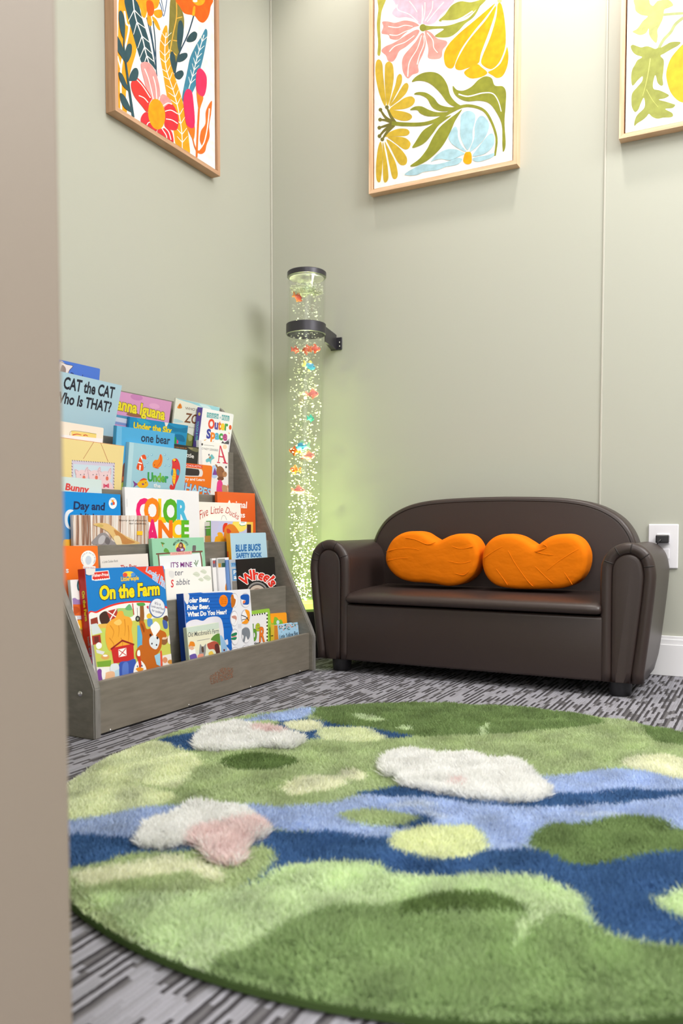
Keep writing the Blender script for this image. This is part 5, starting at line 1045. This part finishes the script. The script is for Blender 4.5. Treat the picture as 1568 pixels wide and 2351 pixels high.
book(3, -0.003, Z4, (412, 420), (815, 430), 0.0145, (197, 197, 232), 'lavender book with an orange hen and a green spine', a, (86, 162, 48), spine_art=sa)
def a(P):
    P.text(BWHITE, 'Animal', (585, 264), (816, 278), (590, 185), 0.02); P.text(BWHITE, 'Tales', (612, 372), (796, 384), (614, 305), 0.02)
    P.poly((250, 206, 90), [(800, 432), (886, 434), (886, 560), (800, 560)]); P.poly((72, 44, 44), [(818, 460), (864, 462), (864, 560), (818, 560)])
book(3, 0.0222, Z4, (486, 90), (907, 112), 0.008, (230, 98, 36), 'burnt orange picture book with white lettering by the right side panel', a)

# --- second tier
def a(P):
    P.ell(BWHITE, 357, 945, 85, 93); P.arc((60, 70, 120), 'I CAN READ IT ALL BY MYSELF', 357, 950, 66, -130, 130, 14, 0.0); P.ell((206, 214, 226), 357, 960, 34, 50); P.poly(BWHITE, [(296, 1022), (436, 1030), (436, 1062), (296, 1054)]); P.text((214, 80, 60), 'Beginner Books', (302, 1048), (430, 1054), (302, 1032), 0.0); P.text((226, 226, 226), 's', (103, 1100), (134, 1104), (104, 1035), 0.02)
book(2, 0.004, Z3, (-160, 800), (460, 800), 0.009, (251, 117, 32), 'bright orange book with a white oval emblem, behind the large farm book', a)
def a(P):
    P.text((70, 62, 60), 'a Little Golden Book', (515, 994), (690, 980), (514, 966), 0.0); P.text((200, 50, 40), 'The Pets', (720, 1075), (900, 1058), (718, 1015), 0.02)
book(2, 0.012, Z3, (492, 912), (1025, 886), 0.006, (242, 232, 223), 'slim cream book standing behind the large farm book', a)
def a(P):
    br = (120, 82, 66); P.poly((236, 240, 243), [(1155, 915), (1632, 880), (1660, 1300), (1180, 1300)])
    P.line(br, [(1118, 892), (1270, 882), (1400, 876), (1530, 868), (1642, 862)], 17); P.line(br, [(1142, 892), (1152, 980), (1160, 1120)], 14); P.line(br, [(1615, 868), (1630, 960), (1642, 1120)], 14)
    P.poly((232, 172, 164), [(1276, 874), (1520, 858), (1522, 894), (1278, 908)]); P.text((190, 80, 80), 'TITLE BOOK CLUB', (1300, 897), (1500, 884), (1300, 880), 0.0)
    P.ell((246, 214, 90), 1394, 818, 56, 52); P.sm((110, 70, 60), [(1372, 790), (1394, 756), (1420, 778), (1420, 820), (1372, 820)]); P.ell((206, 156, 130), 1394, 796, 14, 17); P.sm((132, 50, 110), [(1356, 815), (1394, 830), (1432, 815), (1436, 858), (1350, 862)]); P.poly((190, 206, 236), [(1394, 834), (1424, 828), (1426, 852), (1396, 857)])
    P.arc((50, 84, 66), "MERCER MAYER'S", 1394, 820, 72, -72, 72, 22, 0.01)
    P.sm((96, 160, 70), [(1205, 865), (1215, 830), (1235, 828), (1258, 850), (1262, 875)]); P.line((236, 140, 60), [(1185, 770), (1196, 815)], 12, 3); P.sm((90, 140, 70), [(1170, 760), (1195, 762), (1215, 775), (1190, 785)]); P.sm((110, 104, 106), [(1530, 800), (1548, 795), (1565, 800), (1562, 855), (1530, 860)]); P.line((90, 130, 80), [(1560, 960), (1575, 1010), (1590, 960)], 7); P.line((90, 130, 80), [(1545, 985), (1575, 1030)], 7)
    P.text((122, 44, 130), "IT'S MINE", (1284, 1042), (1522, 1036), (1284, 982), 0.01)
book(2, 0.008, Z3, (1072, 717), (1655, 703), 0.010, (152, 208, 174), 'mint green picture book with a branch border and purple lettering', a)
book(2, 0.0185, Z5, (960, 402), (1288, 368), 0.007, (46, 92, 82), 'dark green book, a sliver between the farm book and white rabbit book')
def a(P):
    for x, y, r in ((250, 1020, 40), (330, 990, 36), (370, 1060, 44), (300, 1080, 30)): P.sm((214, 220, 204), [(x-r, y), (x, y-r*0.7), (x+r, y+5), (x+r*0.3, y+r*0.8)]); P.line((176, 186, 160), [(x-r, y), (x+r*0.7, y+10)], 4, 2)
    P.sm((228, 226, 226), [(-60, 990), (-20, 985), (5, 1010), (-10, 1060), (-50, 1050)]); P.text((92, 96, 116), 'ter', (2, 1036), (98, 1031), (8, 966), 0.0); P.text((92, 96, 116), 'abbit', (20, 1143), (174, 1135), (26, 1070), 0.0); P.text((220, 50, 56), 'S', (-38, 1168), (-8, 1166), (-36, 1080), 0.02)
book(2, -0.004, Z4, (-100, 962), (412, 928), 0.008, (245, 242, 238), 'white picture book with soft green leaves and grey serif-like lettering, torn corner', a, rnd=0.004)
def a(P): P.poly((120, 110, 130), [(425, 865), (470, 862), (470, 940), (430, 945)]); P.ell((190, 80, 70), 448, 885, 12, 18)
book(2, 0.013, Z4, (426, 842), (540, 835), 0.006, (240, 238, 238), 'leftmost of the slim white books fanned beside the black wheel book', a)
def a(P): P.poly((150, 156, 150), [(490, 850), (570, 846), (572, 942), (492, 946)]); P.poly((206, 150, 60), [(492, 900), (525, 898), (525, 942), (492, 944)]); P.poly((46, 90, 76), [(535, 895), (572, 892), (572, 940), (536, 942)]); P.sm((246, 146, 30), [(575, 1200), (580, 1130), (610, 1110), (620, 1220)])
book(2, 0.007, Z4, (488, 838), (612, 831), 0.005, (238, 236, 240), 'slim white book with a small picture, second in the fan', a)
book(2, 0.003, Z4, (584, 860), (800, 848), 0.0036, (110, 146, 204), 'slim blue book in the fan, left of the grey one')
def a(P): P.poly((120, 170, 210), [(638, 892), (700, 888), (702, 935), (640, 940)]); P.poly((92, 150, 204), [(650, 962), (712, 958), (716, 1090), (656, 1096)]); P.text(BWHITE, 'P', (668, 1022), (700, 1020), (667, 976), 0.02); P.text(BWHITE, 'a', (670, 1076), (702, 1073), (669, 1025), 0.02); P.text((60, 110, 180), 'Th', (645, 926), (695, 922), (645, 898), 0.02); P.poly((134, 128, 122), [(650, 1100), (730, 1095), (730, 1220), (655, 1220)])
book(2, -0.0002, Z4, (622, 858), (700, 851), 0.0028, (186, 192, 204), 'slim grey book with blue patches, directly left of the black wheel book', a)
def a(P):
    P.ell((150, 146, 144), 935, 1235, 120, 128, 0, 32); P.ell((70, 66, 66), 935, 1240, 106, 114, 0, 32); P.ell((206, 190, 176), 935, 1245, 96, 102, 0, 32); P.ell((150, 120, 104), 935, 1250, 66, 72, 0, 32); P.ell((228, 214, 200), 935, 1252, 48, 54, 0, 32)
    P.arc((234, 52, 38), 'Wheels', 938, 1238, 158, -54, 62, 116, 0.03, (244, 240, 238))
book(2, -0.0048, Z4, (706, 856), (1126, 826), 0.0042, (36, 33, 33), 'black picture book with red arched lettering and a wheel', a)
def a(P):
    P.text((40, 112, 178), "BLUE BUG'S", (690, 764), (974, 750), (690, 688), 0.05); P.text((40, 112, 178), 'SAFETY BOOK', (696, 836), (986, 826), (696, 782), 0.05)
def sa(P): P.poly((226, 92, 26), [(594, 765), (610, 763), (614, 830), (599, 832)])
book(2, 0.0086, Z4, (628, 560), (1030, 552), 0.0125, (180, 213, 231), 'pale blue board book with blue lettering and a yellow orange spine', a, (246, 170, 34), rnd=0.004, spine_art=sa)

# --- front tier
def a(P):
    P.sm((160, 130, 190), [(60, 690), (130, 680), (200, 650), (240, 670), (300, 665), (300, 725), (60, 730)]); P.poly((222, 104, 48), [(60, 725), (300, 722), (300, 900), (60, 900)]); P.sm((196, 84, 40), [(150, 760), (230, 750), (260, 800), (180, 840)]); P.poly((210, 214, 226), [(60, 850), (300, 850), (300, 900), (60, 900)])
    P.poly((176, 60, 44), [(60, 900), (300, 890), (300, 950), (60, 960)]); P.poly((206, 196, 70), [(60, 950), (300, 940), (300, 1010), (60, 1010)]); P.sm((250, 180, 40), [(235, 910), (280, 905), (285, 985), (250, 980)]); P.sm(BWHITE, [(205, 880), (225, 860), (240, 930), (262, 985), (235, 1000), (208, 950)]); P.poly((170, 120, 76), [(60, 1010), (330, 1005), (330, 1160), (60, 1160)]); P.ell((224, 164, 124), 248, 1050, 34, 42); P.ell((240, 170, 60), 265, 1130, 26, 22); P.poly((96, 160, 70), [(60, 1160), (340, 1160), (340, 1240), (60, 1240)]); P.poly((30, 96, 184), [(60, 1240), (360, 1240), (360, 1700), (60, 1700)]); P.ell((46, 110, 120), 250, 510, 22, 62); P.ell(BWHITE, 258, 510, 12, 44)
book(1, 0.0186, Z5, (-80, 460), (262, 442), 0.008, (244, 242, 244), 'busy board book with purple hills and orange blocks, at far left behind the farm book', a)
def a(P):
    wh = BWHITE; P.poly((232, 66, 44), [(878, 302), (1190, 285), (1250, 560)]); P.text((150, 190, 236), 'Look', (1002, 352), (1130, 430), (1018, 298), 0.03, wh, 0.03); P.text((150, 190, 236), 'and Find', (1075, 430), (1222, 540), (1098, 340), 0.03, wh, 0.03)
    # logo with an awning edge
    lg = [(402, 366), (575, 348), (592, 420)]+[(592-i*12.5, 421+(12 if i % 2 else 0)+i*1.4) for i in range(1, 15)]+[(404, 438)]
    P.poly(wh, [(394, 358), (582, 340), (600, 438), (560, 446), (500, 452), (440, 458), (396, 450)]); P.poly((222, 50, 40), lg); P.text(wh, 'Fisher-Price', (408, 415), (580, 402), (408, 378), 0.02)
    P.text((250, 206, 40), 'LittlePeople', (725, 462), (925, 446), (722, 412), 0.03, (60, 80, 150), 0.02); P.ell((248, 212, 60), 810, 380, 66, 30); P.ell((226, 80, 60), 770, 392, 26, 24); P.ell((90, 150, 220), 860, 388, 26, 22)
    P.text((250, 222, 26), 'On the Farm', (482, 668), (1160, 610), (478, 512), 0.045, (20, 48, 78), 0.04)
    # farm scene below a red arc
    P.sm((236, 48, 34), [(340, 880), (450, 800), (600, 730), (760, 695), (950, 684), (1120, 700), (1262, 760), (1340, 800), (1400, 1650), (340, 1650)], 6); P.sm((244, 242, 238), [(350, 890), (460, 818), (610, 748), (770, 712), (950, 702), (1115, 716), (1250, 775), (1330, 812), (1400, 1650), (350, 1650)], 6)
    P.sm((170, 206, 120), [(660, 780), (760, 765), (850, 770), (850, 860), (640, 880)]); P.sm((110, 180, 120), [(770, 770), (820, 720), (848, 780), (800, 790)]); P.poly((150, 60, 44), [(380, 890), (470, 860), (480, 940), (384, 960)]); P.poly((244, 240, 236), [(455, 860), (470, 855), (490, 950), (470, 955)]); P.sm((70, 44, 38), [(480, 850), (540, 800), (590, 830), (600, 900), (550, 950), (500, 940)]); P.poly((186, 60, 52), [(560, 800), (680, 770), (690, 880), (600, 900)]); P.line(wh, [(565, 800), (690, 880)], 12); P.line(wh, [(670, 775), (600, 895)], 12)
    P.poly((206, 208, 96), [(380, 960), (1290, 860), (1380, 1400), (430, 1430)]); P.poly((236, 186, 86), [(470, 945), (640, 935), (640, 985), (480, 990)]); P.poly((198, 216, 104), [(500, 1000), (640, 980), (700, 1230), (520, 1270)])
    P.poly((216, 224, 226), [(380, 950), (450, 935), (512, 1040), (400, 1070)]); P.poly((170, 54, 44), [(395, 1080), (490, 1062), (500, 1160), (405, 1180)]); P.poly((110, 46, 40), [(420, 1090), (470, 1082), (475, 1150), (425, 1158)]); P.sm(wh, [(440, 1180), (470, 1150), (505, 1170), (500, 1210), (460, 1225)]); P.poly((226, 224, 230), [(440, 1230), (540, 1255), (520, 1290), (450, 1270)]); P.ell((226, 170, 96), 545, 1315, 48, 30); P.ell(wh, 545, 1300, 28, 12); P.poly((126, 170, 60), [(450, 1370), (610, 1350), (610, 1415), (460, 1430)])
    P.line((150, 96, 50), [(955, 730), (960, 850), (950, 930)], 42, 54); P.sm((86, 164, 80), [(900, 710), (980, 706), (990, 735), (920, 740)]); P.ell((50, 50, 54), 910, 885, 26, 34); P.ell((170, 180, 150), 910, 885, 11, 15); P.line((90, 70, 50), [(905, 760), (908, 850)], 4); P.sm((206, 60, 90), [(1010, 750), (1030, 740), (1030, 775)]); P.poly((210, 56, 40), [(848, 712), (858, 710), (872, 840), (862, 842)])
    P.ell((240, 196, 60), 1040, 855, 30, 30); P.sm((96, 150, 210), [(1020, 890), (1070, 890), (1075, 960), (1025, 970)]); P.sm((90, 60, 44), [(1195, 870), (1240, 850), (1250, 910), (1210, 920)]); P.sm((70, 100, 170), [(1190, 900), (1240, 920), (1245, 990), (1205, 990)]); P.ell((150, 100, 60), 1205, 1120, 44, 60); P.ell((232, 196, 170), 1205, 1095, 40, 24); P.ell((240, 232, 220), 1268, 1120, 22, 50)
    # hay stack, barn, milk can and goose
    hay = (244, 172, 60); P.sm(hay, [(545, 1080), (560, 960), (610, 900), (660, 870), (690, 805), (740, 800), (760, 850), (820, 870), (850, 930), (840, 1010), (850, 1180), (700, 1230), (600, 1250), (560, 1180)])
    for q in ([(600, 960), (640, 1030), (620, 1110)], [(680, 900), (700, 1000), (690, 1090)], [(760, 890), (770, 990), (760, 1080)], [(590, 1100), (640, 1170), (630, 1220)], [(720, 1100), (740, 1160), (730, 1215)], [(800, 960), (810, 1060), (800, 1160)]): P.line((214, 130, 36), q, 9, 3)
    P.sm((250, 204, 110), [(640, 930), (700, 890), (730, 930), (690, 960)]); P.poly((96, 176, 220), [(905, 960), (960, 960), (960, 1210), (905, 1210)])
    P.poly((206, 46, 44), [(610, 1215), (860, 1165), (870, 1350), (640, 1390)]); P.poly(wh, [(690, 1230), (780, 1212), (784, 1300), (696, 1318)]); P.line((206, 46, 44), [(694, 1236), (780, 1296)], 9); P.line((206, 46, 44), [(776, 1218), (700, 1312)], 9); P.poly((150, 34, 36), [(600, 1222), (735, 1120), (872, 1168), (868, 1186), (735, 1140), (610, 1238)])
    P.sm((62, 90, 180), [(700, 1390), (800, 1360), (880, 1340), (890, 1440), (880, 1600), (700, 1600)]); P.sm((92, 124, 206), [(740, 1400), (800, 1385), (800, 1560), (740, 1570)]); P.sm((226, 232, 240), [(610, 1400), (680, 1390), (700, 1450), (640, 1500), (600, 1470)]); P.sm((240, 190, 150), [(540, 1500), (640, 1480), (650, 1580), (540, 1590)]); P.poly((190, 220, 236), [(650, 1470), (700, 1450), (705, 1590), (655, 1590)]); P.sm((130, 70, 160), [(455, 1470), (500, 1460), (510, 1600), (460, 1600)]); P.sm(wh, [(505, 1470), (545, 1465), (540, 1560), (510, 1560)])
    br = (196, 104, 32); P.sm(br, [(930, 950), (945, 905), (985, 930), (1010, 1000), (1080, 990), (1160, 1010), (1220, 1040), (1230, 1090), (1185, 1100), (1175, 1200), (1130, 1280), (1060, 1300), (1000, 1260), (960, 1180), (960, 1080)]); P.sm(br, [(890, 1250), (960, 1180), (1100, 1290), (1150, 1380), (1170, 1450), (1020, 1560), (990, 1400), (900, 1330)]); P.sm((226, 232, 238), [(1040, 1110), (1090, 1070), (1150, 1110), (1145, 1180), (1110, 1230), (1050, 1190)]); P.sm(wh, [(1050, 980), (1080, 940), (1110, 915), (1150, 950), (1160, 1000), (1120, 1060), (1100, 1100), (1080, 1060)]); P.ell((40, 30, 34), 1052, 1070, 12, 17); P.ell((40, 30, 34), 1130, 1100, 11, 16); P.ell((60, 50, 56), 1068, 1165, 8, 11); P.ell((60, 50, 56), 1120, 1180, 8, 11); P.sm((150, 74, 22), [(942, 950), (955, 940), (985, 1000), (975, 1040)])
    P.sm(wh, [(860, 1500), (880, 1400), (930, 1350), (985, 1400), (1005, 1470), (960, 1520), (900, 1530)]); P.line((206, 60, 40), [(915, 1300), (935, 1400), (930, 1440)], 40, 20); P.sm(wh, [(905, 1250), (930, 1240), (935, 1300), (905, 1300)]); P.sm((240, 150, 40), [(885, 1450), (930, 1430), (975, 1450), (930, 1485)]); P.ell((60, 90, 120), 905, 1420, 7, 11); P.ell((60, 90, 120), 955, 1415, 7, 11)
    P.sm((236, 90, 60), [(1160, 1260), (1180, 1260), (1185, 1420), (1165, 1430)]); P.poly((240, 232, 226), [(1185, 1300), (1320, 1270), (1330, 1410), (1190, 1440)]); P.ell((226, 150, 110), 1215, 1350, 28, 34); P.ell((214, 150, 70), 1275, 1370, 32, 24)
    P.poly((160, 206, 232), [(1095, 1300), (1160, 1270), (1165, 1420), (1120, 1400)])
    P.ell((60, 104, 180), 1128, 762, 90, 112); P.ell((236, 236, 242), 1128, 762, 82, 103); P.text((60, 64, 110), "It's a", (1100, 722), (1165, 738), (1102, 690), 0.01); P.text((60, 64, 110), 'Look and Find', (1058, 752), (1200, 790), (1060, 724), 0.01); P.text((60, 64, 110), 'for toddlers!', (1066, 800), (1195, 836), (1068, 772), 0.01)
    P.poly((220, 214, 214), [(285, 1170), (390, 1175), (405, 1300), (430, 1450), (470, 1650), (395, 1650), (360, 1500)]); P.poly((160, 152, 150), [(395, 1175), (412, 1185), (455, 1500), (475, 1650), (455, 1650), (420, 1420)]); P.sm((232, 226, 222), [(300, 300), (420, 310), (420, 370), (370, 395), (318, 375)])
def sa(P): P.text((250, 222, 40), 'On the Farm', (284, 575), (322, 915), (312, 565), 0.06, (60, 30, 30), 0.04); P.text((160, 160, 170), 'look and find', (345, 1090), (385, 1400), (368, 1085), 0.02)
book(1, 0.0, Z5, (318, 322), (1205, 288), 0.018, (22, 126, 204), 'large blue board book with yellow farm lettering and a red spine', a, (206, 48, 36), rnd=0.004, spine_art=sa)
def a(P):
    bl = (24, 102, 194); P.poly((236, 236, 242), [(100, 90), (900, 90), (900, 900), (100, 900)]); P.sm(bl, [(185, 152), (400, 145), (700, 140), (688, 200), (714, 290), (690, 420), (716, 560), (700, 680), (716, 800), (716, 900), (180, 900)])
    for y in (170, 205, 240, 275, 310, 345, 380, 430, 480, 520): P.line((14, 82, 170), [(205, y+4), (430, y-6), (690, y-16)], 8, 5)
    P.sm((236, 232, 232), [(180, 150), (246, 156), (248, 225), (228, 265), (196, 215)])
    wh = BWHITE; P.text(wh, 'olar Bear,', (250, 248), (466, 234), (252, 196), 0.045); P.text(wh, 'Polar Bear,', (228, 322), (466, 308), (228, 272), 0.045); P.text(wh, 'What Do You Hear?', (230, 396), (648, 366), (230, 346), 0.045)
    P.ell((250, 132, 24), 613, 228, 46, 64)
    for i, t in enumerate(('Press the', 'buttons to', 'hear the', 'sounds')): P.text((120, 60, 20), t, (583, 205+i*20), (645, 200+i*20), (583, 192+i*20), 0.0)
    P.sm((224, 221, 232), [(212, 520), (240, 450), (320, 425), (395, 440), (450, 405), (540, 394), (590, 425), (612, 520), (622, 640), (655, 635), (662, 690), (640, 700), (652, 790), (212, 870)]); P.sm((150, 190, 226), [(575, 600), (615, 630), (650, 720), (640, 790), (575, 800)]); P.ell((90, 20, 30), 620, 750, 9, 11)
    for cx, cy, rx, ry in ((728, 222, 40, 78), (845, 222, 54, 78), (725, 415, 42, 84), (846, 398, 50, 82), (733, 610, 42, 88), (850, 590, 48, 88), (735, 760, 40, 44), (852, 730, 44, 36)): P.ell((196, 194, 204), cx, cy, rx, ry); P.ell((242, 240, 244), cx+3, cy+2, rx*0.88, ry*0.9)
    P.sm((196, 112, 36), [(695, 170), (715, 165), (725, 200), (742, 220), (728, 280), (700, 300), (692, 240)]); P.sm((24, 90, 180), [(795, 175), (840, 158), (880, 170), (885, 240), (870, 268), (815, 262), (845, 225), (800, 210)]); P.sm((240, 130, 80), [(815, 240), (832, 222), (845, 240), (825, 258)]); P.sm((206, 150, 136), [(702, 390), (740, 385), (752, 420), (720, 480), (742, 430), (705, 410)]); P.sm((246, 156, 40), [(840, 325), (885, 340), (888, 420), (860, 470), (805, 465), (830, 440), (865, 400)]); P.line((60, 60, 66), [(800, 380), (850, 400), (880, 440)], 8); P.line((60, 60, 66), [(805, 430), (850, 420), (870, 400)], 6); P.sm((40, 130, 90), [(698, 580), (748, 562), (750, 590), (700, 605)]); P.sm((40, 130, 90), [(698, 620), (750, 612), (740, 640), (698, 640)]); P.line((226, 90, 90), [(700, 608), (748, 602)], 7); P.sm((126, 132, 142), [(810, 530), (850, 512), (885, 530), (892, 600), (870, 640), (850, 600), (835, 660), (818, 650), (825, 600), (808, 580)])
    for i in range(5):
        for j in range(4): P.ell((190, 188, 198), 768+i*8, 478+j*12, 2.2, 3)
book(1, 0.0085, Z6, (190, 150), (893, 101), 0.0200, (236, 236, 242), 'blue sound book with white lettering and a column of round picture buttons', a, (8, 66, 158), rnd=0.008)
def a(P):
    P.sm((206, 220, 206), [(225, 490), (400, 470), (565, 455), (560, 520), (400, 540), (230, 560)]); P.sm((236, 232, 204), [(230, 600), (470, 560), (480, 700), (230, 760)]); P.sm((96, 140, 60), [(480, 640), (520, 590), (575, 580), (580, 700), (540, 660)])
    P.text((84, 90, 92), "Old Macdonald's Farm", (236, 612), (563, 566), (238, 560), 0.01); P.line((130, 130, 130), [(335, 652), (470, 628)], 5)
    P.sm((236, 140, 40), [(232, 720), (250, 690), (262, 660), (300, 665), (312, 705), (290, 712)]); P.ell((226, 180, 150), 272, 735, 30, 30); P.sm(BWHITE, [(248, 740), (280, 750), (312, 735), (315, 800), (285, 830), (255, 810)]); P.sm((110, 90, 170), [(245, 815), (320, 790), (330, 880), (245, 880)])
    P.sm((150, 150, 150), [(355, 800), (365, 690), (385, 710), (405, 708), (428, 685), (425, 770), (410, 820), (370, 830)]); P.sm((90, 70, 60), [(380, 720), (400, 715), (405, 770), (385, 770)]); P.sm((236, 156, 130), [(345, 800), (400, 790), (390, 850), (345, 850)]); P.sm((180, 84, 66), [(440, 690), (470, 670), (520, 655), (565, 690), (575, 800), (540, 780), (510, 740), (460, 740)]); P.sm((90, 50, 46), [(520, 700), (560, 690), (575, 800), (540, 795)]); P.sm((240, 200, 80), [(455, 780), (490, 760), (510, 800), (470, 820)]); P.sm((110, 160, 70), [(225, 800), (260, 830), (250, 880), (225, 880)])
book(1, -0.004, Z6, (225, 512), (563, 455), 0.010, (226, 230, 208), 'small farmyard book with an orange-hatted farmer, in front of the sound book', a, (196, 206, 186))
def a(P):
    P.poly((238, 236, 240), [(760, 398), (1076, 350), (1082, 800), (760, 850)])
    for i in range(24): x = 770+i*13; y = 396-i*2.0; P.poly((28, 28, 30) if i % 2 else BWHITE, [(x, y), (x+13, y-2), (x+13, y+14), (x, y+16)])
    for i in range(20): y = 352+i*19; P.poly((28, 28, 30) if i % 2 else BWHITE, [(1068, y), (1080, y-2), (1081, y+17), (1069, y+19)])
    P.text((100, 160, 60), 'b', (918, 648), (966, 640), (914, 470), 0.03, (60, 70, 40), 0.012); P.text((176, 190, 50), 'e', (952, 548), (1000, 540), (950, 430), 0.03, (80, 80, 40), 0.012); P.text((232, 120, 44), 'R', (990, 662), (1050, 655), (996, 502), 0.03, (90, 60, 40), 0.012); P.text((50, 50, 54), 'Counting', (830, 722), (996, 692), (830, 680), 0.02); P.ell((40, 40, 44), 908, 628, 4, 6)
book(1, 0.0292, Z6, (740, 362), (1102, 308), 0.006, (154, 200, 72), 'lime green bordered board book with checkered edging and crooked letters', a, rnd=0.005)
def a(P):
    P.sm((130, 180, 50), [(1105, 475), (1118, 455), (1140, 468), (1152, 402), (1180, 405), (1200, 430), (1222, 425), (1240, 455), (1240, 520), (1105, 520)]); P.sm((250, 206, 40), [(1112, 500), (1140, 480), (1160, 500), (1150, 530), (1112, 530)]); P.ell((206, 226, 236), 1190, 455, 16, 22)
book(1, 0.0318, Z6, (1113, 363), (1280, 350), 0.005, (248, 160, 34), 'orange board book with a green squiggle, behind the flowery blue book', a, rnd=0.005)
def a(P):
    rg = random.Random(9)
    for i in range(70):
        x = rg.uniform(1190, 1415); y = 490-(x-1185)*0.143+abs(rg.gauss(0, 32)); c = rg.choice([(60, 110, 90), (236, 130, 90), (250, 236, 226), (70, 90, 110), (240, 170, 150), (60, 110, 90)]); P.ell(c, x, y, rg.uniform(3, 6), rg.uniform(4, 9), rg.uniform(0, 180), 8)
    P.text((66, 84, 104), 'Little Yellow Bee', (1205, 634), (1400, 588), (1204, 584), 0.0)
def sa(P): P.poly((246, 210, 60), [(1112, 478), (1152, 478), (1152, 700), (1112, 700)]); P.poly((50, 40, 30), [(1116, 595), (1140, 592), (1140, 602), (1116, 605)])
book(1, 0.002, Z6, (1186, 486), (1418, 450), 0.020, (168, 208, 236), 'light blue board book with scattered flowers at the right end of the front tier', a, (240, 150, 50), rnd=0.004, spine_art=sa)
